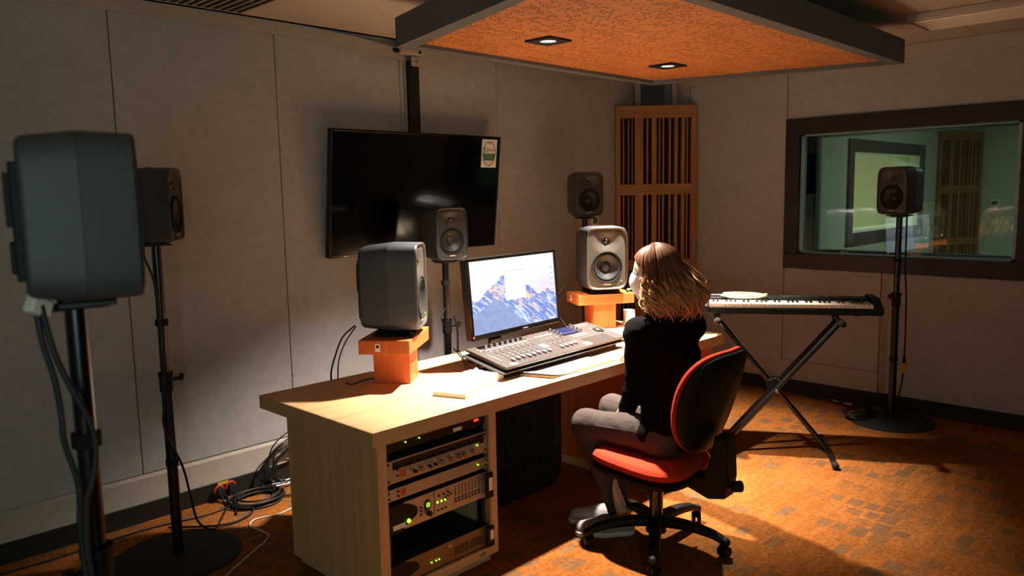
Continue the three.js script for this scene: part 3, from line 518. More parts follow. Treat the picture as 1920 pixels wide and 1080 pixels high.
// ------------------------------------------------------------------ television
{
  const g = thing('television', 'large wall television, switched off, tilted forward, with a sticker', 'television', [3.335, 1.709, -4.09]);
  g.rotation.x = Math.atan2(0.09, 0.784);
  const w = 1.42, h = 0.789; // 64 inch
  obj('case', [bb(-w / 2, w / 2, -h / 2, h / 2, -0.03, 0.012, 0.006), bb(-w * 0.36, w * 0.36, -h * 0.36, h * 0.36, -0.05, -0.03, 0.01)], M.black, g);
  obj('bezel', [bb(-w / 2, w / 2, h / 2 - 0.014, h / 2, 0.008, 0.019, 0.003), bb(-w / 2, w / 2, -h / 2, -h / 2 + 0.02, 0.008, 0.019, 0.003), bb(-w / 2, -w / 2 + 0.013, -h / 2, h / 2, 0.008, 0.019, 0.003), bb(w / 2 - 0.013, w / 2, -h / 2, h / 2, 0.008, 0.019, 0.003)], M.blackGloss, g);
  obj('screen', bb(-w / 2 + 0.012, w / 2 - 0.012, -h / 2 + 0.018, h / 2 - 0.012, 0.01, 0.0145), P({ color: 0x020202, roughness: 0.12, clearcoat: 0.4, clearcoatRoughness: 0.06 }), g);
  obj('maker_badge', bb(-w / 2 + 0.1, -w / 2 + 0.135, -h / 2 + 0.006, -h / 2 + 0.012, 0.0185, 0.0195), M.silver, g);
  const st = textMat(384, 512, (x, W, H) => {
    x.fillStyle = '#eceae8'; x.fillRect(0, 0, W, H);
    x.strokeStyle = '#23302b'; x.lineWidth = 15; x.beginPath(); x.ellipse(W / 2, H * 0.5, W * 0.41, H * 0.43, 0, 0, 7); x.stroke();
    x.fillStyle = '#eceae8'; x.fillRect(W * 0.42, H * 0.03, W * 0.16, H * 0.16);
    x.fillStyle = '#1d3a30'; x.beginPath(); x.arc(W / 2, H * 0.12, 24, 0, 7); x.fill(); x.fillStyle = '#eceae8'; x.beginPath(); x.arc(W / 2, H * 0.12, 13, 0.6, 3.6); x.fill();
    x.save(); x.beginPath(); x.ellipse(W / 2, H * 0.5, W * 0.41, H * 0.43, 0, 0, 7); x.clip(); x.fillStyle = '#0d6b3c'; x.fillRect(0, H * 0.5, W, H * 0.245); x.restore();
    x.textBaseline = 'alphabetic'; x.font = 'bold 128px sans-serif'; x.fillStyle = '#155a3a'; x.fillText('S', W * 0.13, H * 0.47, 80); x.fillText('í', W * 0.34, H * 0.47, 44);
    x.font = 'bold 88px sans-serif'; x.fillStyle = '#d23a2c'; x.fillText('u', W * 0.45, H * 0.42); x.fillStyle = '#b7a92c'; x.fillText('s', W * 0.58, H * 0.42); x.fillStyle = '#2f3f9c'; x.fillText('o', W * 0.71, H * 0.42);
    x.fillStyle = '#cfe3d3'; for (let r = 0; r < 3; r++) for (let i = 0; i < 9; i++) x.fillRect(W * 0.15 + i * 30 + (r * 7) % 5, H * 0.545 + r * 32, 22 - ((i * 5 + r * 3) % 9), 9);
    x.fillStyle = '#b88f9a'; for (let r = 0; r < 2; r++) x.fillRect(W * 0.27, H * 0.785 + r * 16, W * 0.4, 5);
  });
  obj('sticker', plane(0.148, 0.198).translate(w / 2 - 0.108, h / 2 - 0.121, 0.0155), st, g, 'own');
  // raised dark strip in place of a black gap between wall panels, top bracket
  const m = thing('gap_post', 'dark strip in place of a black gap between wall panels, with a pale bracket on top', 'wall post', [3.36, 1.55, ZW + 0.022]);
  obj('post', bb(-0.042, 0.042, -0.35, 1.03, -0.02, 0.02, 0.003), S({ color: 0x1c1512, roughness: 0.5 }), m);
  obj('edge_strip', bb(-0.058, -0.046, -0.35, 1.05, -0.02, -0.008), M.trimPale, m);
  obj('mount_arm', bb(-0.18, 0.18, 0.05, 0.3, 0.02, 0.026), M.blackMatt, m);
  const b = obj('bracket', [bb(-0.03, 0.045, 0.99, 1.055, 0.02, 0.035, 0.006), bb(-0.13, 0.05, 1.06, 1.10, -0.02, 0.05, 0.012)], M.trimPale, m);
  obj('bolt', knobG(0.012, 0.006).translate(0.01, 1.022, 0.037), M.silverDark, b);
  obj('bracket_hole', [knobG(0.02, 0.006).scale(1.6, 0.8, 1).translate(-0.15, 1.078, 0.03), knobG(0.012, 0.006).translate(0.028, 1.08, 0.049)], M.slotBlack, b);
}
// ------------------------------------------------------------------ computer monitor
{
  const a = V3(2.705, 0, -2.954), b = V3(3.468, 0, -3.013), c = a.clone().add(b).multiplyScalar(0.5), w = a.distanceTo(b), h = 0.43;
  const g = thing('computer_monitor', 'black framed computer monitor showing a mountain picture, behind the mixing controller', 'monitor', [c.x, DT, c.z], -Math.atan2(b.z - a.z, b.x - a.x));
  const head = new THREE.Group(); head.name = 'head'; head.position.set(0, 1.146 - DT, 0); head.rotation.x = -0.082; g.add(head);
  obj('case', bb(-w / 2, w / 2, -h / 2, h / 2, -0.045, 0.0, 0.008), M.black, head);
  const bz = 0.017;
  obj('bezel', [bb(-w / 2, w / 2, h / 2 - bz, h / 2, -0.004, 0.008, 0.003), bb(-w / 2, w / 2, -h / 2, -h / 2 + 0.027, -0.004, 0.008, 0.003), bb(-w / 2, -w / 2 + bz, -h / 2, h / 2, -0.004, 0.008, 0.003), bb(w / 2 - bz, w / 2, -h / 2, h / 2, -0.004, 0.008, 0.003)], M.blackGloss, head);
  // procedural mountain picture
  const W = 960, H = 540, px = new Uint8Array(W * H * 4);
  const fb = (x, y, s) => vnoise(x, y, 999, 999, s) * 0.5 + vnoise(x * 2.1, y * 2.1, 999, 999, s + 1) * 0.28 + vnoise(x * 4.3, y * 4.3, 999, 999, s + 2) * 0.22;
  const ridge = (x) => { const p = [[0, 0.60], [0.06, 0.58], [0.12, 0.66], [0.2, 0.76], [0.24, 0.8], [0.3, 0.86], [0.37, 0.98], [0.4, 0.9], [0.5, 0.76], [0.62, 0.72], [0.66, 0.7], [0.72, 0.62], [0.78, 0.52], [0.84, 0.6], [0.9, 0.58], [0.95, 0.52], [1, 0.46]]; let i = 0; while (i < p.length - 2 && x > p[i + 1][0]) i++; const t = clamp((x - p[i][0]) / (p[i + 1][0] - p[i][0])); return lerp(p[i][1], p[i + 1][1], t) * 0.79 + 0.03 * (fb(x * 30, 1, 61) - 0.5) * 2; };
  const fore = (x) => 0.44 * Math.exp(-(((x - 0.27) / 0.24) ** 2)) + 0.12 * Math.exp(-((x / 0.15) ** 2)) + 0.03 * fb(x * 14, 3, 67) - 0.04;
  for (let y = 0; y < H; y++) for (let x = 0; x < W; x++) {
    const u = x / W, v = y / H; let col;
    if (v > ridge(u)) col = mix3([0.97, 0.93, 0.93], [0.95, 0.96, 1.0], clamp(u * 1.2 + (v - 0.6) * 0.5)).map((k, i) => k - [0.02, 0.035, 0.01][i] * smooth(0.5, 0.95, u) * smooth(0.9, 0.5, v) * 2.5);
    else if (v < fore(u)) { const n = fb(u * 26, v * 26, 71); col = mix3([0.50, 0.58, 0.78], [0.64, 0.71, 0.87], n); }
    else { const n = fb(u * 22 + v * 9, v * 15, 73), s2 = fb(u * 60 + v * 40, v * 12, 79), o = fb(u * 7 - 2, v * 6 + 1, 83); col = mix3([0.47, 0.56, 0.86], [0.84, 0.90, 1.0], smooth(0.42, 0.62, s2 * 0.6 + n * 0.4)); col = mix3(col, [1.0, 0.83, 0.75], smooth(0.55, 0.62, o) * smooth(0.4, 0.6, n) * 0.85); }
    const i = (y * W + x) * 4; px[i] = clamp(col[0]) * 255; px[i + 1] = clamp(col[1]) * 255; px[i + 2] = clamp(col[2]) * 255; px[i + 3] = 255;
  }
  const rect = (x0, x1, y0, y1, c) => { for (let y = Math.round(y0 * H); y < y1 * H; y++) for (let x = Math.round(x0 * W); x < x1 * W; x++) { const i = (y * W + x) * 4; px[i] = c[0]; px[i + 1] = c[1]; px[i + 2] = c[2]; } };
  rect(0.377, 0.625, 0.395, 0.815, [196, 198, 214]); rect(0.38, 0.622, 0.4, 0.81, [252, 252, 253]); rect(0.38, 0.622, 0.78, 0.81, [240, 240, 243]); rect(0, 1, 0.968, 1, [246, 246, 249]);
  for (let k = 0; k < 5; k++) { rect(0.945, 0.975, 0.80 - k * 0.085, 0.845 - k * 0.085, [250, 250, 255]); rect(0.942, 0.978, 0.782 - k * 0.085, 0.79 - k * 0.085, [150, 150, 170]); }
  const t = new THREE.DataTexture(px, W, H); t.colorSpace = THREE.SRGBColorSpace; t.magFilter = THREE.LinearFilter; t.needsUpdate = true;
  const sw = w - bz * 2, sh = h - bz - 0.027, sy = (0.027 - bz) / 2;
  obj('screen', plane(sw, sh).translate(0, sy, 0.0022), S({ color: 0x000000, emissive: 0xffffff, emissiveMap: t, emissiveIntensity: SCREEN_GLOW, roughness: 0.4 }), head, 'own');
  const rl = new THREE.RectAreaLight(0xdfe4ff, 0.35, sw, sh); rl.position.set(0, sy, 0.012); rl.rotation.y = Math.PI; rl.castShadow = true; head.add(rl); rl.name = 'screen_light';
  obj('maker_badge', bb(0.03, 0.075, -h / 2 + 0.010, -h / 2 + 0.015, 0.0078, 0.0086), M.silver, head);
  obj('corner_sticker', bb(-w / 2 + 0.002, -w / 2 + 0.012, -h / 2 + 0.012, -h / 2 + 0.024, 0.008, 0.0086), S({ color: 0xd0552f, roughness: 0.6 }), head);
  obj('neck', new THREE.ExtrudeGeometry(new THREE.Shape([[-0.05, 0], [0.05, 0], [0.032, 0.26], [-0.032, 0.26]].map((p) => new THREE.Vector2(...p))), { depth: 0.02, bevelEnabled: false }).translate(-0.1, 0.008, -0.085), M.blackGloss, g);
  obj('base', bb(-0.24, 0.04, 0, 0.012, -0.16, 0.0, 0.006), M.blackGloss, g);
}

// ------------------------------------------------------------------ mixing controllers on their rack shelf
{
  const yaw = 0.043, tilt = Math.atan2(0.0585, 0.283), zc = -2.815, yF = 0.842;
  const place = (g, xc) => { g.position.set(xc, 0.871, zc - (xc - 3.18) * 0.043); g.rotation.order = 'YXZ'; g.rotation.y = yaw; g.rotation.x = tilt; };
  const L = 0.292;
  const ctl = S({ map: speckTex('#3b3532', 0.06, 40, 91, 0.2), metalness: 0.2, roughness: 0.45 }), ctlDark = S({ color: 0x251f1d, roughness: 0.4 }), cap = S({ color: 0xa8a29c, roughness: 0.4 }), btn = S({ color: 0xb4aca0, roughness: 0.5 });
  const knob = cyl(0.0085, 0.007, 0.017, 0, 0, 0, 14), fcap = geo([bb(-0.0075, 0.0075, 0.002, 0.011, -0.014, 0.014, 0.003)]); fcap.userData.ready = true;
  const body = (g, w) => { obj('body', [bb(-w / 2, w / 2, -0.014, 0, -L / 2, L / 2, 0.003), bb(-w / 2 + 0.006, w / 2 - 0.006, -0.026, -0.01, -L / 2 + 0.02, L / 2 - 0.02, 0.003)], ctl, g); };
  const put = (g, name, gm, x, z, mat, y = 0) => { const m = obj(name, gm.clone().translate(x, y, z), mat, g); return m; };
  const fader = (g, x, z0, z1, at) => { const s = obj('fader_slot', bb(x - 0.0016, x + 0.0016, 0.0002, 0.0012, z0, z1), M.slotBlack, g); obj('fader_cap', bb(x - 0.0085, x + 0.0085, 0.002, 0.013, at - 0.013, at + 0.013, 0.003), cap, s); };
  // eight-fader unit
  const w1 = 0.468, a = thing('fader_controller', 'grey eight-fader mixing controller on the left of the shelf', 'mixing controller'); place(a, 2.899); body(a, w1);
  obj('display_strip', bb(-0.17, 0.19, 0.0005, 0.002, -0.137, -0.105), M.blackGloss, a);
  obj('scribble_strip', bb(-0.155, 0.175, 0.0005, 0.0022, -0.083, -0.072), btn, a);
  for (let i = 0; i < 8; i++) {
    const x = -0.135 + i * 0.042; obj('knob', knob.clone().translate(x, 0.001, -0.098), M.steel, a);
    fader(a, x + 0.005, -0.04, 0.108, 0.092 - (i % 3) * 0.003);
    for (const z of [-0.052, 0.005, 0.03]) obj('button', bb(x - 0.016, x - 0.007, 0.0005, 0.003, z, z + 0.008), btn, a);
  }
  for (let k = 0; k < 6; k++) obj('button', bb(-0.2, -0.19, 0.0005, 0.003, -0.03 + k * 0.018, -0.02 + k * 0.018), btn, a);
  for (const [x, z] of [[-0.2, -0.1], [-0.185, -0.09], [-0.2, -0.08], [0.2, -0.1], [0.215, -0.09]]) obj('button', bb(x, x + 0.009, 0.0005, 0.003, z, z + 0.008), btn, a);
  obj('label_sticker', bb(-0.18, -0.14, 0.0003, 0.001, 0.115, 0.138), M.white, a); obj('label_sticker', bb(0.175, 0.225, 0.0003, 0.001, 0.0, 0.04), M.white, a);
  // four-fader unit with touch screen
  const w2 = 0.578, b = thing('fader_controller', 'grey four-fader mixing controller with a small blue screen', 'mixing controller'); place(b, 3.424); body(b, w2);
  obj('scribble_strip', bb(-0.27, -0.12, 0.0005, 0.0022, -0.098, -0.087), btn, b);
  for (let i = 0; i < 4; i++) { const x = -0.245 + i * 0.042; fader(b, x, -0.03, 0.108, 0.085 - i * 0.002); for (const z of [-0.05, 0.01]) obj('button', bb(x - 0.018, x - 0.009, 0.0005, 0.003, z, z + 0.008), btn, b); }
  const sc = obj('touch_screen', bb(-0.075, 0.075, 0.0005, 0.003, -0.138, -0.035), M.blackGloss, b);
  obj('display', bb(-0.066, 0.066, 0.003, 0.0034, -0.13, -0.043), S({ color: 0x101018, emissive: 0x5a5fd0, emissiveIntensity: 0.5, roughness: 0.25 }), sc);
  obj('display_band', bb(-0.06, 0.06, 0.0034, 0.0037, -0.058, -0.05), S({ color: 0x101018, emissive: 0xb9bcff, emissiveIntensity: 0.7, roughness: 0.25 }), sc);
  for (let i = 0; i < 4; i++) { obj('knob', knob.clone().translate(-0.095, 0.001, -0.125 + i * 0.027), M.steel, b); obj('knob', knob.clone().translate(0.095, 0.001, -0.125 + i * 0.027), M.steel, b); }
  for (let r = 0; r < 2; r++) for (let i = 0; i < 7; i++) obj('button', bb(-0.045 + i * 0.021, -0.035 + i * 0.021, 0.0005, 0.003, -0.015 + r * 0.022, -0.006 + r * 0.022), btn, b);
  for (let r = 0; r < 2; r++) for (let i = 0; i < 6; i++) obj('button', bb(0.12 + i * 0.02, 0.13 + i * 0.02, 0.0005, 0.003, -0.125 + r * 0.022, -0.117 + r * 0.022), btn, b);
  for (let i = 0; i < 6; i++) { const t = i / 6 * 6.283; obj('button', bb(0.215 + 0.05 * Math.cos(t), 0.225 + 0.05 * Math.cos(t), 0.0005, 0.003, -0.01 + 0.045 * Math.sin(t), 0.0 + 0.045 * Math.sin(t)), btn, b); }
  obj('jog_wheel', [cyl(0.034, 0.032, 0.009, 0.22, 0, -0.005, 32), cyl(0.024, 0.02, 0.004, 0.22, 0.009, -0.005, 32)], ctlDark, b);
  obj('palm_rest', bb(-0.02, 0.2, 0.0004, 0.0015, 0.05, 0.138), ctlDark, b);
  obj('label_sticker', bb(-0.07, 0.0, 0.0003, 0.001, 0.095, 0.132), M.white, b);
  // shelf
  const s = thing('controller_shelf', 'low black shelf on four legs carrying both mixing controllers', 'shelf', [3.18, DT, zc], yaw);
  const pl = obj('top_plate', new THREE.BoxGeometry(1.09, 0.006, 0.29).rotateX(tilt).translate(0, 0.066, -0.003), M.black, s);
  for (const x of [-0.46, 0.02, 0.5]) for (const [z, h] of [[-0.12, 0.085], [0.085, 0.045]]) obj('leg', bb(x - 0.01, x + 0.01, 0, h, z - 0.008, z + 0.008), M.black, s);
  obj('cross_bar', [bb(-0.45, 0.5, 0.0, 0.012, -0.126, -0.114), bb(-0.45, 0.5, 0.0, 0.01, 0.079, 0.091)], M.black, s);
}
{ // papers on the desk
  const g = thing('booklet', 'white booklet lying on the desk edge in front of the controllers', 'booklet', [3.09, DT, -2.6], 0.03);
  const sheet = (n) => gridGeo(24, 6, (u, v) => { const x = -0.275 + u * 0.55 + (v - 0.5) * 0.06, z = -0.088 + v * 0.176; return [x, 0.004 + n * 0.003 + 0.016 * Math.pow(clamp(1 - u * 4), 1.6) * (n ? 1 : 0.15), z]; }, false);
  const thick = (n, th) => { const a = sheet(n), p = a.attributes.position.array, m = a.clone(); const q = m.attributes.position; for (let i = 0; i < q.count; i++) q.setY(i, q.getY(i) - th); const idx = m.index.array; for (let i = 0; i < idx.length; i += 3) { const t = idx[i]; idx[i] = idx[i + 1]; idx[i + 1] = t; } m.computeVertexNormals(); return [a, m]; };
  obj('lower_page', thick(0, 0.003), M.paper, g); obj('upper_page', thick(1, 0.0015), M.paper, g);
  obj('yellow_edge', bb(-0.05, 0.28, 0.001, 0.006, 0.086, 0.0905), M.yellow, g);
  const b = thing('open_book', 'thick white paper block with curling pages near the left riser', 'book', [2.485, DT, -2.715], 0.36);
  const block = []; const prof = new THREE.Shape(); prof.moveTo(-0.22, 0); prof.lineTo(0.2, 0); prof.lineTo(0.2, 0.034); prof.quadraticCurveTo(0.02, 0.062, -0.22, 0.022); prof.closePath();
  block.push(new THREE.ExtrudeGeometry(prof, { depth: 0.17, bevelEnabled: false, curveSegments: 18 }).translate(0, 0, -0.085));
  obj('pages', block, M.paper, b);
  const c = thing('white_cup_lid', 'small round white lid on the paper block', 'lid', [2.57, DT + 0.045, -2.765]);
  obj('rim', lathe([[0, 0.004], [0.028, 0.003], [0.034, 0.006], [0.036, 0.0], [0, 0]], 28), M.white, c); obj('knob', new THREE.SphereGeometry(0.012, 14, 10).translate(0, 0.012, 0), M.white, c);
  const r = thing('green_cloth', 'green strap end on the right speaker riser', 'strap', [4.335, 1.0126, -3.12], 0.5);
  obj('fold', tube([[-0.05, 0.008, 0], [-0.02, 0.016, 0.01], [0.02, 0.012, -0.005], [0.05, 0.008, 0.01]], 0.008, 20), S({ color: 0x4c7a3a, roughness: 0.8 }), r);
  const cu = thing('white_mug', 'white mug behind the right speaker riser column', 'mug', [4.43, DT, -3.18]);
  obj('body', lathe([[0, 0.004], [0.033, 0.002], [0.038, 0.01], [0.04, 0.095], [0.037, 0.095], [0.035, 0.012], [0, 0.01]], 28), M.white, cu); obj('handle', new THREE.TorusGeometry(0.026, 0.006, 8, 20, Math.PI).rotateZ(-Math.PI / 2).translate(0.038, 0.05, 0), M.white, cu);
}

// ------------------------------------------------------------------ diffusers
function diffuser(label, ax, az, bx, bz, y0, y1) {
  const dx = bx - ax, dz = bz - az, w = Math.hypot(dx, dz), g = thing('sound_diffuser', label, 'diffuser', [(ax + bx) / 2, y0, (az + bz) / 2], -Math.atan2(dz, dx), 'slotted corner diffusers');
  const h = y1 - y0, slots = [[370, 382], [388, 408], [413, 427], [431, 442], [484, 501], [509, 527], [551, 563], [568, 581], [588, 614], [622, 641], [657, 676], [692, 702], [708, 723]].map(([a, b]) => [(a - 347) / 405, (b - 347) / 405]);
  obj('backing', bb(-w / 2 + 0.01, w / 2 - 0.01, 0.01, h - 0.01, -0.13, -0.06), M.slotBlack, g);
  obj('side', bb(-w / 2, -w / 2 + 0.018, 0, h, -0.13, 0.0), M.diffuser, g, 'y'); obj('side', bb(w / 2 - 0.018, w / 2, 0, h, -0.13, 0.0), M.diffuser, g, 'y');
  const rows = 3, pitch = 0.668, sh = 0.575;
  for (let r = 0; r <= rows; r++) { const yt = r === 0 ? h : h - 0.105 - (r - 1) * pitch - sh, yb = r === rows ? 0 : h - 0.105 - r * pitch; if (yt > yb) obj('rail', bb(-w / 2 + 0.018, w / 2 - 0.018, Math.max(0, yb), yt, -0.03, 0.0, 0.002), M.diffuser, g); }
  let last = 0; const edges = [];
  slots.forEach(([a, b]) => { edges.push([last, a]); last = b; }); edges.push([last, 1]);
  const y00 = 0.01, y11 = h - 0.01;
  edges.forEach(([a, b]) => { const x0 = Math.max(-w / 2 + 0.018, -w / 2 + a * w), x1 = Math.min(w / 2 - 0.018, -w / 2 + b * w); if (x1 - x0 > 0.002) obj('slat', bb(x0, x1, y00, y11, -0.06, -0.003), M.diffuser, g, 'y'); });
  return g;
}
diffuser('slotted wooden diffuser across the room corner behind the seated person', 5.60, ZW + 0.03, XW - 0.045, -3.66, 0.12, 2.43);
diffuser('slotted wooden diffuser in the room beyond the window', 10.96, -3.06, 11.56, -2.72, 0.05, 2.36);
{ // corner battens above the diffuser
  const g = thing('corner_bracket', 'pale battens in the corner above the tall diffuser', 'bracket', [5.95, 2.44, -3.98]);
  obj('batten', bb(-0.14, -0.1, 0, 0.2, -0.13, -0.09, 0.004), M.trimPale, g); obj('batten', bb(0.1, 0.14, 0, 0.2, 0.1, 0.14, 0.004), M.trimPale, g);
  obj('back_board', bb(-0.12, 0.13, 0.0, 0.22, -0.14, -0.125).rotateY(-0.6), M.cloudFrame, g);
  obj('hole', [knobG(0.018, 0.004).scale(1.5, 0.7, 1).translate(-0.02, 0.2, 0.02), knobG(0.018, 0.004).scale(1.5, 0.7, 1).translate(0.06, 0.2, 0.06)], M.slotBlack, g);
  const t = thing('thermostat', 'small white wall thermostat with a teal display behind the right stand', 'thermostat', [5.32, 1.44, ZW + 0.002]);
  obj('plate', bb(-0.045, 0.045, -0.05, 0.05, 0, 0.015, 0.004), M.white, t); obj('display', bb(-0.03, 0.03, -0.02, 0.03, 0.0145, 0.0155), S({ color: 0x3a7a78, roughness: 0.3 }), t);
  const u = thing('thermostat', 'white wall thermostat on the green wall beyond the window', 'thermostat', [11.598, 1.415, -2.567], -Math.PI / 2);
  obj('plate', bb(-0.05, 0.05, -0.075, 0.075, 0, 0.02, 0.006), M.white, u); obj('display', bb(-0.035, 0.035, 0.01, 0.055, 0.0195, 0.021), S({ color: 0x4b5a52, roughness: 0.3 }), u);
}

// ------------------------------------------------------------------ stage keyboard on its X stand
{
  const a = V3(4.377, 0, -2.577), b = V3(4.929, 0, -1.655), dir = b.clone().sub(a).normalize();
  const turn = Math.atan2(-dir.z, dir.x); // local +x along the keys, local +z towards the player (camera side)
  const L = 1.075, D = 0.29, c = a.clone().add(b).multiplyScalar(0.5);
  const back = V3(dir.z, 0, -dir.x);      // away from the player
  const o = c.clone().addScaledVector(back, D / 2);
  const g = thing('stage_keyboard', 'black electronic keyboard with white keys on a folding X stand', 'keyboard', [o.x, 0.907, o.z], turn);
  const hl = L / 2;
  obj('case', [bb(-hl, hl, 0, 0.043, -D / 2, D / 2, 0.006), bb(-hl, hl, 0.03, 0.085, -D / 2, -0.015, 0.008)], M.plastic, g);
  const chk = new THREE.Shape(); chk.moveTo(-D / 2, 0.0); chk.lineTo(D / 2 + 0.008, 0.012); chk.lineTo(D / 2 + 0.008, 0.045); chk.lineTo(0.03, 0.094); chk.lineTo(-D / 2, 0.094); chk.closePath();
  for (const s of [-1, 1]) obj('end_cheek', new THREE.ExtrudeGeometry(chk, { depth: 0.045, bevelEnabled: true, bevelSize: 0.004, bevelThickness: 0.004, bevelSegments: 2 }).rotateY(-Math.PI / 2).translate(s > 0 ? hl + 0.002 : -hl + 0.045, 0, 0), M.plastic, g);
  const n = 36, k0 = -hl + 0.05, kw = (L - 0.1) / n;
  const wk = geo(bb(-kw / 2 + 0.0009, kw / 2 - 0.0009, 0.044, 0.067, -0.02, D / 2 - 0.002, 0.002)), bk = geo(bb(-0.0065, 0.0065, 0.062, 0.077, -0.02, 0.075, 0.002)); wk.userData.ready = bk.userData.ready = true;
  const keyW = S({ color: 0xe6dccd, roughness: 0.35 }), keyB = S({ color: 0x0c0b0b, roughness: 0.3 });
  for (let i = 0; i < n; i++) { const m = obj('white_key', wk, keyW, g); m.position.x = k0 + (i + 0.5) * kw; if ([0, 1, 3, 4, 5].includes(i % 7) && i < n - 1) { const q = obj('black_key', bk, keyB, g); q.position.x = k0 + (i + 1) * kw; } }
  obj('control_panel', bb(-hl + 0.06, hl - 0.06, 0.0845, 0.0865, -D / 2 + 0.015, -0.03), M.black, g);
  obj('display', bb(-0.03, 0.16, 0.0865, 0.088, -0.11, -0.06), S({ color: 0x39443f, roughness: 0.25 }), g);
  for (let i = 0; i < 12; i++) if (i < 4 || i > 8) obj('button', bb(-0.36 + i * 0.06, -0.34 + i * 0.06, 0.0862, 0.0895, -0.1, -0.092), M.silver, g);
  obj('white_edge_strip', bb(-hl + 0.02, -hl + 0.2, 0.0845, 0.087, -D / 2 + 0.003, -D / 2 + 0.01), M.white, g);  // plain white strip along part of the back edge
  for (const x of [-0.36, 0.4]) for (const z of [-0.1, 0.1]) obj('foot', cyl(0.012, 0.014, 0.008, x, -0.008, z), M.rubber, g);
  // X stand
  const so = c.clone().addScaledVector(back, 0.05);
  const s = thing('keyboard_stand', 'black folding X stand under the electronic keyboard', 'stand', [so.x, 0, so.z], turn);
  const yT = 0.868, tl = -0.437, tr = 0.298, fr = 0.258, fl = -0.4, bar = (x, y, r, z) => rod(V3(x, y, -z), V3(x, y, z), r);
  obj('leg', rod(V3(tl, yT, 0), V3(fr, 0.03, 0), 0.0165), M.pole, s);
  for (const z of [-0.055, 0.06]) obj('leg', rod(V3(tr, yT, z), V3(fl, 0.03, z), 0.0165), M.pole, s);
  for (const [x, y, nm, z] of [[tl, yT, 'support_bar', 0.1], [tr, yT, 'support_bar', 0.12], [fr, 0.024, 'foot_bar', 0.26], [fl, 0.024, 'foot_bar', 0.26]]) { const q = obj(nm, bar(x, y, 0.0175, z), M.pole, s); for (const k of [-1, 1]) obj('end_cap', new THREE.CapsuleGeometry(0.022, 0.02, 4, 12).rotateX(Math.PI / 2).translate(x, y, k * (z + 0.01)), M.rubber, q); }
  const t = 0.515, jx = lerp(tl, fr, t), jy = lerp(yT, 0.03, t);
  obj('hinge_plate', cyl(0.05, 0.05, 0.016, 0, 0, 0, 28).rotateX(Math.PI / 2).translate(jx, jy + 0.02, 0.022), M.rubber, s);
  for (let i = 0; i < 5; i++) obj('locking_hole', knobG(0.006, 0.003).translate(jx + 0.04 * Math.cos(0.6 + i * 0.45), jy + 0.02 + 0.04 * Math.sin(0.6 + i * 0.45), 0.038), M.silverDark, s);
  obj('bolt', knobG(0.011, 0.012).translate(jx + 0.01, jy - 0.015, 0.078), M.steel, s);
  // cream cable coil on the keys
  const co = thing('cable_coil', 'cream cable coil lying on the electronic keyboard', 'cable', [o.x, 0.907, o.z], turn);
  const pts = []; for (let i = 0; i <= 150; i++) { const th = i / 150 * Math.PI * 2 * 3.7, k = Math.floor(th / 6.283); pts.push(V3(-0.28 + (k % 2) * 0.022 + 0.125 * Math.cos(th) * (1 + 0.06 * Math.sin(th * 0.7)), 0.094 + 0.006 * k + 0.006 * Math.sin(th * 0.5), 0.0 + (0.075 + 0.012 * Math.sin(k * 2)) * Math.sin(th))); }
  obj('coil', tube(pts, 0.0042, 260, 8), M.cableCream, co);
}

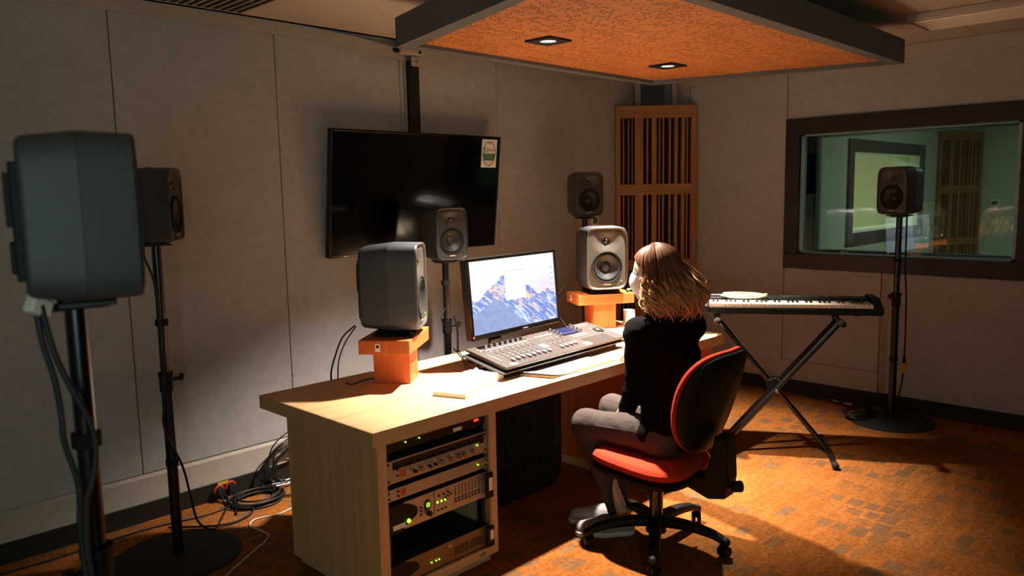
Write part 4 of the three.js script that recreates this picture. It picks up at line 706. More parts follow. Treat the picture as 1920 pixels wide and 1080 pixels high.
// ------------------------------------------------------------------ cables, plugs, floor clutter
function cable(label, pts, r, mat, category = 'cable', name = 'cable') { const m = obj(name, tube(pts, r, Math.max(30, pts.length * 14), 7), mat); return tag(m, label, category); }
{
  const NS = [0.505, -1.745];
  cable('black cable hanging left of the pole with the white tag', [[0.425, 1.501, -1.708], [0.427, 1.481, -1.707], [0.431, 1.428, -1.706], [0.446, 1.346, -1.703], [0.451, 1.274, -1.701], [0.452, 1.22, -1.701], [0.466, 1.15, -1.697], [0.469, 1.104, -1.696], [0.465, 1.037, -1.698], [0.467, 0.968, -1.697], [0.47, 0.8, -1.69], [0.47, 0.3, -1.68], [0.5, 0.04, -1.62], [0.7, 0.02, -1.4]], 0.0062, M.cableBlue);
  cable('black cable wound across the pole with the white tag', [[0.43, 1.501, -1.691], [0.434, 1.472, -1.69], [0.446, 1.402, -1.687], [0.466, 1.335, -1.682], [0.487, 1.277, -1.676], [0.498, 1.231, -1.673], [0.498, 1.181, -1.673], [0.487, 1.133, -1.676], [0.476, 1.096, -1.679], [0.472, 1.04, -1.681], [0.47, 0.984, -1.681], [0.48, 0.8, -1.675], [0.485, 0.3, -1.67], [0.52, 0.045, -1.6], [0.75, 0.02, -1.45]], 0.0062, M.cableBlue);
  const tg = thing('cable_tag', 'white cloth tag around the cables below the turned-away speaker', 'tag', [0.428, 1.497, -1.70], 0.5);
  obj('cloth', bb(-0.024, 0.024, -0.016, 0.018, -0.013, 0.013, 0.006).rotateZ(-0.45), M.white, tg);
  cable('black cable down the stand by the left panel wall', [[1.35, 1.50, -3.62], [1.345, 1.44, -3.61], [1.375, 1.33, -3.60], [1.385, 1.15, -3.60], [1.38, 0.8, -3.6], [1.372, 0.65, -3.6], [1.44, 0.45, -3.60], [1.475, 0.3, -3.62], [1.53, 0.12, -3.68], [1.65, 0.012, -3.78], [1.75, 0.01, -3.9], [1.86, 0.02, -4.05], [1.87, 0.05, -4.14]], 0.0055, M.cable);
  cable('thin black cable lying along the left baseboard', [[0.5, 0.006, -4.1], [0.95, 0.006, -4.05], [1.4, 0.006, -4.06], [1.7, 0.006, -4.0], [1.86, 0.008, -4.02]], 0.005, M.cable);
  cable('thin grey cable curving over the carpet beside the rack cabinet', [[2.12, 0.005, -3.75], [1.98, 0.005, -3.72], [1.86, 0.005, -3.75], [1.80, 0.005, -3.69], [1.81, 0.005, -3.6], [1.80, 0.005, -3.5], [1.66, 0.005, -3.4], [1.48, 0.005, -3.28], [1.38, 0.005, -3.18], [1.25, 0.005, -3.02]], 0.004, M.cableWhite);
  // coil on the floor
  const pts = []; seed = 5; for (let i = 0; i <= 200; i++) { const th = i / 200 * Math.PI * 2 * 6.2, k = Math.floor(th / 6.283); pts.push(V3(2.0 + (0.135 + 0.02 * Math.sin(k * 2.1)) * Math.cos(th) + 0.012 * Math.sin(k * 3), 0.008 + 0.006 * k, -3.98 + (0.105 + 0.016 * Math.cos(k * 1.7)) * Math.sin(th))); }
  tag(obj('cable_coil', tube(pts, 0.006, 420, 7), M.cable), 'black cable coil lying on the carpet below the red plugs', 'cable');
  cable('black cable from the floor coil towards the rack cabinet', [[2.1, 0.012, -3.93], [2.18, 0.012, -3.88], [2.3, 0.012, -3.86], [2.42, 0.012, -3.88]], 0.006, M.cable);
  cable('black cable from the floor coil to the stand by the wall', [[1.92, 0.012, -3.88], [1.87, 0.012, -3.82], [1.78, 0.012, -3.79], [1.7, 0.012, -3.8], [1.62, 0.012, -3.86], [1.5, 0.012, -3.98]], 0.006, M.cable);
  // arching bundle of patch cables
  for (let i = 0; i < 9; i++) {
    const top = 0.19 + 0.014 * i + (i === 8 ? 0.03 : 0), x0 = 2.11 + 0.012 * ((i * 5) % 9), sp = 0.24 + 0.02 * i, z = -4.12 + 0.009 * ((i * 4) % 7);
    const m = cable('black patch cable arching out of the plug pile behind the cabinet', [[x0 + 0.02, 0.02, z + 0.02], [x0 - 0.03, 0.08, z], [x0 + 0.0, top * 0.75, z], [x0 + sp * 0.45, top, z - 0.01], [x0 + sp, top * 0.93, z - 0.015], [x0 + sp * 1.6, top * 0.5, z], [x0 + sp * 1.9, 0.02, z]], 0.0042, M.cable, 'cable', 'patch_cable'); m.userData.group = 'patch cables arching behind the cabinet';
  }
  for (let i = 0; i < 16; i++) {
    const x = 2.09 + rr(0, 0.19), z = -4.1 + rr(-0.02, 0.08), g = thing('jack_plug', 'silver jack plug in the pile beside the rack cabinet', 'plug', [x, 0.012 + (i % 3) * 0.011, z], rr(-0.5, 0.9), 'silver jack plugs on the carpet');
    obj('sleeve', rod(V3(-0.03, 0, 0), V3(0.025, 0, 0), 0.0075), M.steel, g); obj('tip', rod(V3(0.025, 0, 0), V3(0.055, 0, 0), 0.003, 0.0025), M.steel, g); obj('boot', rod(V3(-0.055, 0, 0), V3(-0.03, 0, 0), 0.004, 0.006), M.rubber, g);
  }
  for (const [x, z, r] of [[1.90, -4.1, 0.25], [2.03, -4.11, 0.15]]) { const g = thing('jack_plug', 'single silver jack plug at the foot of the baseboard', 'plug', [x, 0.014, z], r, 'plugs at the baseboard'); obj('sleeve', rod(V3(-0.05, 0, 0), V3(0.035, 0, 0), 0.008), M.steel, g); obj('tip', rod(V3(0.035, 0, 0), V3(0.06, 0, 0), 0.003), M.steel, g); }
  for (const i of [0, 1]) {
    const g = thing('power_plug', i ? 'red and black plug in the baseboard socket nearer the cabinet' : 'red and black plug in the baseboard socket nearer the stand', 'plug', [1.852 + i * 0.068, 0.062 + i * 0.006, ZW + 0.016]);
    obj('body', cyl(0.026, 0.02, 0.04, 0, 0, 0, 20).rotateX(Math.PI / 2).translate(0, 0, 0.02), M.rubber, g);
    obj('red_ring', new THREE.TorusGeometry(0.026, 0.006, 8, 24, Math.PI * 1.2).rotateZ(-0.2).translate(0, 0.002, 0.03), M.redPlug, g);
    obj('boot', rod(V3(0, -0.005, 0.04), V3(0, -0.03, 0.06), 0.008, 0.006), M.rubber, g);
  }
  const yl = thing('socket_label', 'small yellow label above the red plugs', 'label', [1.89, 0.093, ZW + 0.0165]); obj('tape', bb(-0.032, 0.032, -0.011, 0.005, 0, 0.001), M.yellow, yl);
  cable('black lead dropping from the red plugs to the carpet', [[1.852, 0.032, -4.11], [1.85, 0.01, -4.07], [1.86, 0.008, -3.98], [1.82, 0.008, -3.88]], 0.005, M.cable);
  // lead of the left monitor and controller
  cable('black lead behind the left speaker riser', [[2.18, 1.06, -3.22], [2.13, 1.0, -3.26], [2.10, 0.9, -3.29], [2.09, 0.83, -3.31], [2.1, DT + 0.006, -3.33]], 0.0045, M.cable);
  cable('thin black lead beside the left riser column', [[2.2, 1.05, -3.24], [2.16, 0.97, -3.28], [2.13, 0.88, -3.30], [2.125, DT + 0.006, -3.31]], 0.0035, M.cable);
  cable('short black lead on the desk at the left riser foot', [[2.25, DT + 0.02, -3.15], [2.2, DT + 0.012, -3.18], [2.16, DT + 0.005, -3.19], [2.12, DT + 0.005, -3.18], [2.1, DT + 0.012, -3.2]], 0.0035, M.cable);
  cable('black lead hanging beside the fader controller', [[2.72, DT + 0.1, -3.1], [2.69, DT + 0.06, -3.0], [2.67, DT + 0.02, -2.95], [2.64, DT + 0.005, -2.88], [2.60, DT + 0.005, -2.82]], 0.0035, M.cable);
  cable('second black lead hanging beside the fader controller', [[2.73, DT + 0.1, -3.08], [2.70, DT + 0.05, -2.99], [2.69, DT + 0.01, -2.92], [2.70, DT + 0.005, -2.85]], 0.003, M.cable);
  cable('red lead under the computer monitor', [[3.1, DT + 0.06, -3.08], [3.13, DT + 0.1, -3.02], [3.19, DT + 0.128, -2.985], [3.25, DT + 0.118, -2.98]], 0.004, M.redPlug);
  cable('black lead from the right large monitor', [[4.02, 1.08, -3.4], [3.96, 1.0, -3.43], [3.93, 0.9, -3.42], [3.95, 0.8, -3.35]], 0.0065, M.cable);
  cable('thin black lead running down to the computer monitor', [[4.62, 1.5, -3.73], [4.6, 1.35, -3.72], [4.6, 1.2, -3.73], [4.6, 0.9, -3.74]], 0.005, M.cable);
  cable('black lead looping from the stand in front of the television', [[3.21, 0.98, -3.72], [3.17, 0.96, -3.7], [3.15, 0.92, -3.7], [3.17, 0.88, -3.7], [3.21, 0.87, -3.71]], 0.0035, M.cable);
  cable('black cable strapped down the stand in front of the television', [[3.27, 0.92, -3.72], [3.29, 0.85, -3.71], [3.29, 0.7, -3.71], [3.27, 0.5, -3.72], [3.3, 0.03, -3.7]], 0.007, M.cable);
  cable('black cable beside the stand before the window', [[5.89, 1.49, -1.84], [5.88, 1.3, -1.835], [5.87, 1.1, -1.83], [5.885, 0.9, -1.82], [5.885, 0.5, -1.815], [5.87, 0.3, -1.82], [5.85, 0.15, -1.84], [5.83, 0.03, -1.84], [5.78, 0.03, -1.95]], 0.006, M.cable);
  const yt = thing('cable_connector', 'yellow sleeve on the cable of the stand before the window', 'connector', [5.885, 0.36, -1.816]); obj('sleeve', cyl(0.019, 0.019, 0.07, 0, 0, 0), M.yellow, yt); obj('boot', cyl(0.014, 0.008, 0.05, 0, 0.07, 0), M.rubber, yt);
  const p2 = []; for (let i = 0; i <= 90; i++) { const th = i / 90 * 6.283 * 3.3; p2.push(V3(5.78 + 0.15 * Math.cos(th), 0.03 + 0.003 * th / 2, -2.08 + 0.09 * Math.sin(th) + 0.01 * Math.sin(th * 0.4))); }
  tag(obj('cable_coil', tube(p2, 0.006, 200, 7), M.cable), 'dark cable coil on the base of the stand before the window', 'cable');
  for (const [x, z, r] of [[6.06, -2.37, 1.2], [6.04, -2.26, 1.35]]) { const g = thing('jack_plug', 'dull plug on the carpet at the right baseboard', 'plug', [x, 0.014, z], r, 'plugs at the right baseboard'); obj('sleeve', rod(V3(-0.04, 0, 0), V3(0.03, 0, 0), 0.01), M.silver, g); obj('boot', rod(V3(-0.08, 0, 0), V3(-0.04, 0, 0), 0.005, 0.008), M.rubber, g); }
  cable('black lead trailing along the right baseboard', [[6.08, 0.006, -2.6], [6.06, 0.008, -2.42], [6.0, 0.006, -2.25], [5.93, 0.012, -2.15]], 0.0055, M.cable);
}
// ------------------------------------------------------------------ office chair
const CH = V3(3.05, 0, -2.03), CF = V3(-0.03, 0, -0.9995);
{
  const g = thing('office_chair', 'office chair with red seat, black back shell and five-star base', 'chair', [CH.x, 0, CH.z], Math.atan2(-CF.x, -CF.z)); // local -z is forward
  const toLocal = (ang) => ang; // base arms are placed by world bearing
  const turn = g.rotation.y;
  const base = obj('base_hub', [cyl(0.045, 0.036, 0.06, 0, 0.075, 0), cyl(0.05, 0.045, 0.03, 0, 0.06, 0)], M.plastic, g);
  for (let k = 0; k < 5; k++) {
    const a = (76 + 72 * k) * Math.PI / 180, wx = Math.cos(a), wz = Math.sin(a);
    const lx = wx * Math.cos(turn) - wz * Math.sin(turn), lz = wx * Math.sin(turn) + wz * Math.cos(turn);
    const dirv = V3(lx, 0, lz), side = V3(-lz, 0, lx), R = 0.325;
    const arm = gridGeo(14, 12, (u, v) => { const th = u * Math.PI * 2, [sx, sy] = superPt(lerp(0.033, 0.024, v), lerp(0.026, 0.017, v), 3.2, th); const r = 0.02 + v * (R - 0.005), y = 0.112 - 0.03 * v * v + 0.02 * Math.sin(v * Math.PI) * 0.5; return [dirv.x * r + side.x * sx, y + sy - 0.012 * smooth(0.85, 1, v), dirv.z * r + side.z * sx]; });
    const m = obj('base_arm', [arm, new THREE.SphereGeometry(0.024, 14, 10).scale(1, 0.9, 1).translate(dirv.x * (R + 0.01), 0.072, dirv.z * (R + 0.01))], M.plastic, g);
    const p = dirv.clone().multiplyScalar(R + 0.006);
    const wt = rr(0, 6.28), ax = V3(Math.cos(wt), 0, Math.sin(wt)), wheel = (s) => { const q = cyl(0.027, 0.027, 0.016, 0, -0.008, 0, 24).applyQuaternion(new THREE.Quaternion().setFromUnitVectors(V3(0, 1, 0), ax)); return q.translate(p.x + ax.x * 0.014 * s, 0.0275, p.z + ax.z * 0.014 * s); };
    obj('caster', [wheel(1), wheel(-1), cyl(0.012, 0.012, 0.05, p.x, 0.028, p.z), new THREE.SphereGeometry(0.022, 14, 8, 0, 6.2832, 0, 1.6).translate(p.x, 0.034, p.z)], M.plastic, m);
  }
  obj('gas_column', [cyl(0.033, 0.033, 0.2, 0, 0.12, 0), cyl(0.018, 0.018, 0.06, 0, 0.31, 0)], M.blackGloss, g);
  obj('mechanism', [bb(-0.1, 0.1, 0.345, 0.375, -0.13, 0.15, 0.01), bb(-0.035, 0.035, 0.335, 0.365, 0.1, 0.26, 0.01)], M.plastic, g);
  obj('tension_knob', cyl(0.022, 0.026, 0.055, -0.07, 0.305, 0.1, 20), M.plastic, g);
  obj('lever', rod(V3(0.08, 0.36, 0.05), V3(0.25, 0.35, 0.05), 0.006), M.plastic, g);
  // seat: rounded square pad, slightly higher in front
  const seat = (s, y0, y1, n = 3.4) => { const rings = [[0, y1 - 0.012], [0.55, y1 - 0.006], [0.82, y1], [0.94, y1 - 0.006], [0.985, y1 - 0.022], [1, lerp(y0, y1, 0.45)], [0.98, y0], [0, y0]]; return gridGeo(64, rings.length - 1, (u, v) => { const [k, y] = rings[Math.round(v * (rings.length - 1))]; const [x, z] = superPt(0.25 * k * s, 0.25 * k * s, n, -u * Math.PI * 2); return [x, y - z * 0.085 - 0.03 * smooth(0.75, 1.1, -z / 0.23), z - 0.03]; }); };
  obj('seat_cushion', seat(1, 0.415, 0.465), M.redFabric, g); obj('seat_shell', seat(0.985, 0.372, 0.41), M.plastic, g);
  // backrest, leaning back and curved around the sitter
  const lean = 0.30, backGrid = (sc, z0, z1, bulge) => { const rings = [[0, 1], [0.6, 1], [0.9, 0.9], [0.985, 0.6], [1, 0.3], [1, 0], [0, 0]];
    return gridGeo(64, rings.length - 1, (u, v) => { const [k, zz] = rings[Math.round(v * (rings.length - 1))]; let [x, y] = superPt(0.25 * k * sc, 0.25 * k * sc, 2.9, u * Math.PI * 2); x *= 1 - 0.16 * smooth(0.05, -0.25, y); const z = lerp(z0, z1, zz) - 1.1 * x * x + bulge * (1 - k * k) * zz; const c = Math.cos(lean), s = Math.sin(lean); return [x, 0.755 + y * c - z * s * 1, 0.318 + y * s + z * c]; }); };
  obj('back_cushion', backGrid(1.0, 0.0, -0.045, -0.01), M.redFabric, g); obj('back_shell', backGrid(0.985, 0.0, 0.03, 0.012), M.plastic, g);
  const bar = [[-0.035, 0.34, 0.2], [0.035, 0.34, 0.2]];
  const bs = new THREE.Shape(); bs.moveTo(0.13, 0.36); bs.lineTo(0.21, 0.345); bs.lineTo(0.30, 0.318); bs.lineTo(0.37, 0.335); bs.lineTo(0.385, 0.42); bs.lineTo(0.375, 0.60); bs.lineTo(0.335, 0.60); bs.lineTo(0.29, 0.40); bs.lineTo(0.13, 0.385); bs.closePath();
  obj('back_bracket', new THREE.ExtrudeGeometry(bs, { depth: 0.085, bevelEnabled: true, bevelSize: 0.008, bevelThickness: 0.008, bevelSegments: 2 }).rotateY(-Math.PI / 2).translate(0.0425, 0, 0), M.plastic, g);
  obj('back_knob', [rod(V3(0, 0.375, 0.36), V3(0, 0.382, 0.41), 0.012), rod(V3(0, 0.38, 0.40), V3(0, 0.39, 0.435), 0.026)], M.plastic, g);
}

// ------------------------------------------------------------------ the person
function surfaceNets(sdf, lo, hi, cell) {
  const n = [0, 1, 2].map((i) => Math.ceil((hi[i] - lo[i]) / cell) + 1), [nx, ny, nz] = n, F = new Float32Array(nx * ny * nz), id = (x, y, z) => x + nx * (y + ny * z);
  for (let z = 0; z < nz; z++) for (let y = 0; y < ny; y++) for (let x = 0; x < nx; x++) F[id(x, y, z)] = sdf(lo[0] + x * cell, lo[1] + y * cell, lo[2] + z * cell);
  const vid = new Int32Array(nx * ny * nz).fill(-1), pos = [], idx = [];
  const C = [[0, 0, 0], [1, 0, 0], [0, 1, 0], [1, 1, 0], [0, 0, 1], [1, 0, 1], [0, 1, 1], [1, 1, 1]], E = [[0, 1], [2, 3], [4, 5], [6, 7], [0, 2], [1, 3], [4, 6], [5, 7], [0, 4], [1, 5], [2, 6], [3, 7]];
  for (let z = 0; z < nz - 1; z++) for (let y = 0; y < ny - 1; y++) for (let x = 0; x < nx - 1; x++) {
    const v = C.map(([a, b, c]) => F[id(x + a, y + b, z + c)]); const neg = v.filter((k) => k < 0).length; if (!neg || neg === 8) continue;
    let sx = 0, sy = 0, sz = 0, m = 0;
    for (const [a, b] of E) if ((v[a] < 0) !== (v[b] < 0)) { const t = v[a] / (v[a] - v[b]); sx += lerp(C[a][0], C[b][0], t); sy += lerp(C[a][1], C[b][1], t); sz += lerp(C[a][2], C[b][2], t); m++; }
    vid[id(x, y, z)] = pos.length / 3; pos.push(lo[0] + (x + sx / m) * cell, lo[1] + (y + sy / m) * cell, lo[2] + (z + sz / m) * cell);
  }
  const quad = (a, b, c, d, flip) => { if (a < 0 || b < 0 || c < 0 || d < 0) return; flip ? idx.push(a, c, b, a, d, c) : idx.push(a, b, c, a, c, d); };
  for (let z = 1; z < nz - 1; z++) for (let y = 1; y < ny - 1; y++) for (let x = 1; x < nx - 1; x++) {
    const f = F[id(x, y, z)];
    if ((f < 0) !== (F[id(x + 1, y, z)] < 0)) quad(vid[id(x, y - 1, z - 1)], vid[id(x, y, z - 1)], vid[id(x, y, z)], vid[id(x, y - 1, z)], f >= 0);
    if ((f < 0) !== (F[id(x, y + 1, z)] < 0)) quad(vid[id(x - 1, y, z - 1)], vid[id(x - 1, y, z)], vid[id(x, y, z)], vid[id(x, y, z - 1)], f >= 0);
    if ((f < 0) !== (F[id(x, y, z + 1)] < 0)) quad(vid[id(x - 1, y - 1, z)], vid[id(x, y - 1, z)], vid[id(x, y, z)], vid[id(x - 1, y, z)], f >= 0);
  }
  const g = new THREE.BufferGeometry(); g.setAttribute('position', new THREE.Float32BufferAttribute(pos, 3)); g.setIndex(idx);
  const nr = new Float32Array(pos.length), e = cell * 0.6;
  for (let i = 0; i < pos.length; i += 3) { const [x, y, z] = [pos[i], pos[i + 1], pos[i + 2]]; const q = V3(sdf(x + e, y, z) - sdf(x - e, y, z), sdf(x, y + e, z) - sdf(x, y - e, z), sdf(x, y, z + e) - sdf(x, y, z - e)).normalize(); nr[i] = q.x; nr[i + 1] = q.y; nr[i + 2] = q.z; }
  g.setAttribute('normal', new THREE.BufferAttribute(nr, 3)); return g;
}
const smin = (a, b, k) => { const h = Math.max(k - Math.abs(a - b), 0) / k; return Math.min(a, b) - h * h * k * 0.25; };
function cap(a, b, r0, r1, sq) {     // tapered capsule between two points
  const ab = b.clone().sub(a), L2 = ab.lengthSq();
  return (x, y, z) => { const px = x - a.x, py = y - a.y, pz = z - a.z, t = clamp((px * ab.x + py * ab.y + pz * ab.z) / L2); return Math.hypot(px - ab.x * t, py - ab.y * t, pz - ab.z * t) - lerp(r0, r1, t); };
}
function ell(c, f, l, u, rf, rl, ru) { // ellipsoid with its own axes
  return (x, y, z) => { const dx = x - c.x, dy = y - c.y, dz = z - c.z; const a = (dx * f.x + dy * f.y + dz * f.z) / rf, b = (dx * l.x + dy * l.y + dz * l.z) / rl, d = (dx * u.x + dy * u.y + dz * u.z) / ru; const k = Math.hypot(a, b, d); return (k - 1) * Math.min(rf, rl, ru); };
}
const join = (parts, k) => (x, y, z) => { let d = 1e9; for (const p of parts) d = smin(d, p(x, y, z), k); return d; };
{
  const O = V3(3.1, 0, -2.05);
  const person = thing('person', 'seated person in black jacket, grey jeans and white face mask with long wavy hair', 'person', [O.x, O.y, O.z]);
  const U = V3(0, 1, 0);
  const tf = V3(0.40, 0, -0.92).normalize(), tl = V3(tf.z, 0, -tf.x);      // torso forward and left
  const hf = V3(-0.52, -0.10, -0.85).normalize(), hl = V3(hf.z, 0, -hf.x).normalize(), hu = hl.clone().cross(hf).negate().normalize(); if (hu.y < 0) hu.negate();
  const at = (o, f, l, a, b, c) => o.clone().addScaledVector(f, a).addScaledVector(l, b).addScaledVector(U, c);
  const N = V3(3.135, 1.085, -2.045), pel = V3(3.115, 0.565, -1.975), chest = V3(3.128, 0.9, -2.02), waist = V3(3.122, 0.73, -1.99);
  const shL = at(N, tf, tl, -0.005, 0.155, -0.045), shR = at(N, tf, tl, -0.005, -0.155, -0.045);
  const elL = V3(3.025, 0.765, -2.135), wrL = V3(3.068, 0.645, -2.21), elR = V3(3.40, 0.80, -2.13), wrR = V3(3.42, 0.825, -2.37);
  const hipL = V3(3.03, 0.55, -1.985), hipR = V3(3.19, 0.55, -1.965), knL = V3(2.905, 0.565, -2.34), knR = V3(3.18, 0.575, -2.385), anL = V3(3.02, 0.1, -2.2), anR = V3(3.105, 0.1, -2.28);
  const H = V3(3.098, 1.305, -2.082);
  const h = (a, b, c) => H.clone().addScaledVector(hf, a).addScaledVector(hl, b).addScaledVector(hu, c);   // head frame
  // --- body: skin
  const head = join([ell(h(-0.012, 0, 0.035), hf, hl, hu, 0.098, 0.074, 0.088), ell(h(0.028, 0, -0.035), hf, hl, hu, 0.062, 0.056, 0.082), cap(h(0.055, 0, -0.085), h(0.068, 0, -0.095), 0.026, 0.022), cap(h(-0.03, 0, -0.06), N.clone().add(V3(0, -0.02, 0)), 0.047, 0.052)], 0.035);
  const nose = join([cap(h(0.086, 0, 0.012), h(0.103, 0, -0.03), 0.007, 0.011), cap(h(0.1, -0.008, -0.034), h(0.1, 0.008, -0.034), 0.008, 0.008)], 0.012);
  const ears = join([1, -1].map((s) => ell(h(-0.012, s * 0.072, -0.012), hf, hl, hu, 0.018, 0.009, 0.031)), 0.005);
  const lips = join([cap(h(0.085, -0.017, -0.062), h(0.085, 0.017, -0.062), 0.007, 0.007)], 0.01);
  const eyeCut = [1, -1].map((s) => ell(h(0.09, s * 0.032, 0.012), hf, hl, hu, 0.014, 0.017, 0.012));
  const headS = (x, y, z) => { let d = smin(smin(head(x, y, z), nose(x, y, z), 0.016), lips(x, y, z), 0.012); d = smin(d, ears(x, y, z), 0.008); for (const e of eyeCut) d = Math.max(d, -e(x, y, z) - 0.002); return d; };
  const torso = join([cap(pel, waist, 0.095, 0.085), cap(waist, chest, 0.085, 0.095), cap(chest, N, 0.095, 0.045), cap(shL, shR, 0.04, 0.04), cap(shL, elL, 0.036, 0.03), cap(elL, wrL, 0.03, 0.022), cap(shR, elR, 0.036, 0.03), cap(elR, wrR, 0.03, 0.022), cap(hipL, knL, 0.066, 0.045), cap(hipR, knR, 0.066, 0.045), cap(knL, anL, 0.043, 0.028), cap(knR, anR, 0.043, 0.028), cap(hipL, hipR, 0.08, 0.08)], 0.04);
  // hands: palm and five fingers each
  function hand(wr, dir, palmDown, thumbSide, curl) {
    const d = dir.clone().normalize(), n = palmDown.clone().addScaledVector(d, -palmDown.dot(d)).normalize(), s = d.clone().cross(n).normalize().multiplyScalar(thumbSide);
    const q = (a, b, c) => wr.clone().addScaledVector(d, a).addScaledVector(s, b).addScaledVector(n, c), parts = [cap(wr, q(0.03, 0, 0), 0.021, 0.02)];
    const palm = [cap(q(0.03, -0.022, 0), q(0.085, -0.03, 0), 0.0135, 0.0115), cap(q(0.03, 0, 0), q(0.09, -0.01, 0), 0.0145, 0.0115), cap(q(0.03, 0.016, 0), q(0.09, 0.011, 0), 0.0145, 0.0115), cap(q(0.03, 0.024, 0), q(0.086, 0.03, 0), 0.0135, 0.011)];
    const pl = join([...parts, ...palm], 0.02), fingers = [];
    [[-0.031, 0.056, 0.082], [-0.0105, 0.07, 0.09], [0.0115, 0.076, 0.092], [0.032, 0.068, 0.087]].forEach(([b, len, a0], i) => { const c = curl * (1 + 0.15 * (3 - i)); let p = q(a0, b, 0), ang = 0; const ch = []; [0.45, 0.32, 0.23].forEach((k, j) => { ang += c * (j ? 0.75 : 0.45); const e = p.clone().addScaledVector(d, len * k * Math.cos(ang)).addScaledVector(n, len * k * Math.sin(ang)); ch.push(cap(p, e, 0.0092 - j * 0.0008, 0.0085 - j * 0.0009)); p = e; }); fingers.push(join(ch, 0.003)); });
    const t0 = q(0.03, 0.028, 0.004), t1 = q(0.056, 0.052, 0.012), t2 = q(0.084, 0.058, 0.018);
    fingers.push(join([cap(t0, t1, 0.0125, 0.0105), cap(t1, t2, 0.0102, 0.0082)], 0.005));
    return (x, y, z) => { let v = pl(x, y, z); for (const f of fingers) v = smin(v, f(x, y, z), 0.006); return v; };
  }
  const handL = hand(wrL, V3(0.1, -0.8, -0.45), V3(1, 0.1, 0.0), 1, 0.55), handR = hand(wrR, V3(0.02, -0.13, -1), V3(0, -1, 0.1), -1, 0.4);
  const B = (c, r) => [[c.x - r, c.y - r, c.z - r], [c.x + r, c.y + r, c.z + r]];
  const gs = [surfaceNets(headS, ...B(V3(H.x, H.y - 0.07, H.z), 0.2), 0.0042), surfaceNets(torso, [2.75, 0.06, -2.5], [3.55, 1.16, -1.8], 0.013), surfaceNets(handL, ...B(wrL.clone().addScaledVector(V3(0.1, -0.8, -0.45).normalize(), 0.07), 0.135), 0.0036), surfaceNets(handR, ...B(wrR.clone().add(V3(0, -0.01, -0.08)), 0.135), 0.0036)];
  const skin = P({ color: lin(0.62, 0.36, 0.25), roughness: 0.5, sheen: 0.2 });
  const mv = (g) => g.translate(-O.x, -O.y, -O.z);
  const body = obj('body', gs.map(mv), skin, person);
  const local = (p) => p.clone().sub(O);
  for (const s of [1, -1]) { const e = local(h(0.073, s * 0.031, 0.012)); const eye = obj('eye', new THREE.SphereGeometry(0.0125, 16, 12).translate(e.x, e.y, e.z), S({ color: 0xd8d2cc, roughness: 0.2 }), body); const i2 = local(h(0.0815, s * 0.0315, 0.012)); obj('iris', new THREE.SphereGeometry(0.0062, 12, 10).translate(i2.x, i2.y, i2.z), S({ color: 0x2a1a10, roughness: 0.2 }), eye); const b0 = local(h(0.084, s * 0.016, 0.037)), b1 = local(h(0.078, s * 0.046, 0.036)); obj('eyebrow', rod(b0, b1, 0.0035, 0.002), S({ color: 0x3a2212, roughness: 0.9 }), body); }
  // --- jeans
  const denim = P({ specularIntensity: 0.2, map: speckTex('#473f3c', 0.12, 120, 101, 0.3), bumpMap: noiseBump(110, 102, 0.3, 2), bumpScale: 0.0012, roughness: 0.9 });
  const wr = (x, y, z) => 0.003 * (vnoise(x * 26 + 50, y * 34 + z * 22 + 90, 9999, 9999, 201) - 0.5) + 0.002 * (vnoise(z * 60 + 300, y * 45 + 70, 9999, 9999, 202) - 0.5);
  const legJ = join([cap(pel, waist, 0.108, 0.085), cap(hipL, knL, 0.094, 0.066), cap(hipR, knR, 0.094, 0.066), cap(hipL, hipR, 0.1, 0.1)], 0.05), calfJ = join([cap(knL, V3(2.99, 0.14, -2.225), 0.062, 0.047)], 0.03), calfK = join([cap(knR, V3(3.1, 0.14, -2.29), 0.062, 0.047)], 0.03);
  const jeansS = (x, y, z) => Math.max(smin(smin(legJ(x, y, z), calfJ(x, y, z), 0.05), calfK(x, y, z), 0.05) - wr(x, y, z), 0.105 - y, 0.474 - 0.12 * ((z + 2.03)) - y - 1.2 * smooth(-2.2, -2.27, z) );
  const jeans = obj('jeans', mv(surfaceNets(jeansS, [2.76, 0.09, -2.5], [3.36, 0.84, -1.83], 0.0095)), denim, person);
  const seam = []; for (let i = 0; i <= 14; i++) { const t = i / 14, c = hipL.clone().lerp(knL, 0.25 + 0.78 * t); const out = V3(-0.9, 0.28, 0.35).normalize(); seam.push(local(c.addScaledVector(out, lerp(0.092, 0.065, 0.25 + 0.75 * t)))); }
  obj('side_seam', tube(seam, 0.002, 30, 6), S({ color: 0x3f3733, roughness: 0.9 }), jeans);
  // --- jacket
  const fold = (x, y, z) => 0.016 * (vnoise(x * 13 + z * 9 + 50, y * 11 - x * 6 + 60, 9999, 9999, 203) - 0.5) + 0.009 * (vnoise(x * 8 + z * 24 + 300, y * 38 + 20, 9999, 9999, 204) - 0.5);
  const jt = join([cap(V3(3.115, 0.60, -1.985), waist, 0.137, 0.118), cap(waist, chest, 0.118, 0.122), cap(at(waist, tf, tl, 0, 0.06, 0), at(chest, tf, tl, 0, 0.075, 0.02), 0.1, 0.092), cap(at(waist, tf, tl, 0, -0.06, 0), at(chest, tf, tl, 0, -0.075, 0.02), 0.1, 0.092), cap(chest, V3(N.x, N.y - 0.03, N.z), 0.11, 0.062), cap(shL, shR, 0.062, 0.062), cap(at(N, tf, tl, -0.02, 0.05, -0.01), at(N, tf, tl, -0.02, -0.05, -0.01), 0.05, 0.05)], 0.05);
  const ja = join([cap(shL, elL, 0.061, 0.054), cap(elL, wrL.clone().lerp(elL, -0.1), 0.054, 0.043)], 0.02), jb = join([cap(shR, elR, 0.061, 0.054), cap(elR, wrR.clone().lerp(elR, 0.1), 0.054, 0.04)], 0.02);
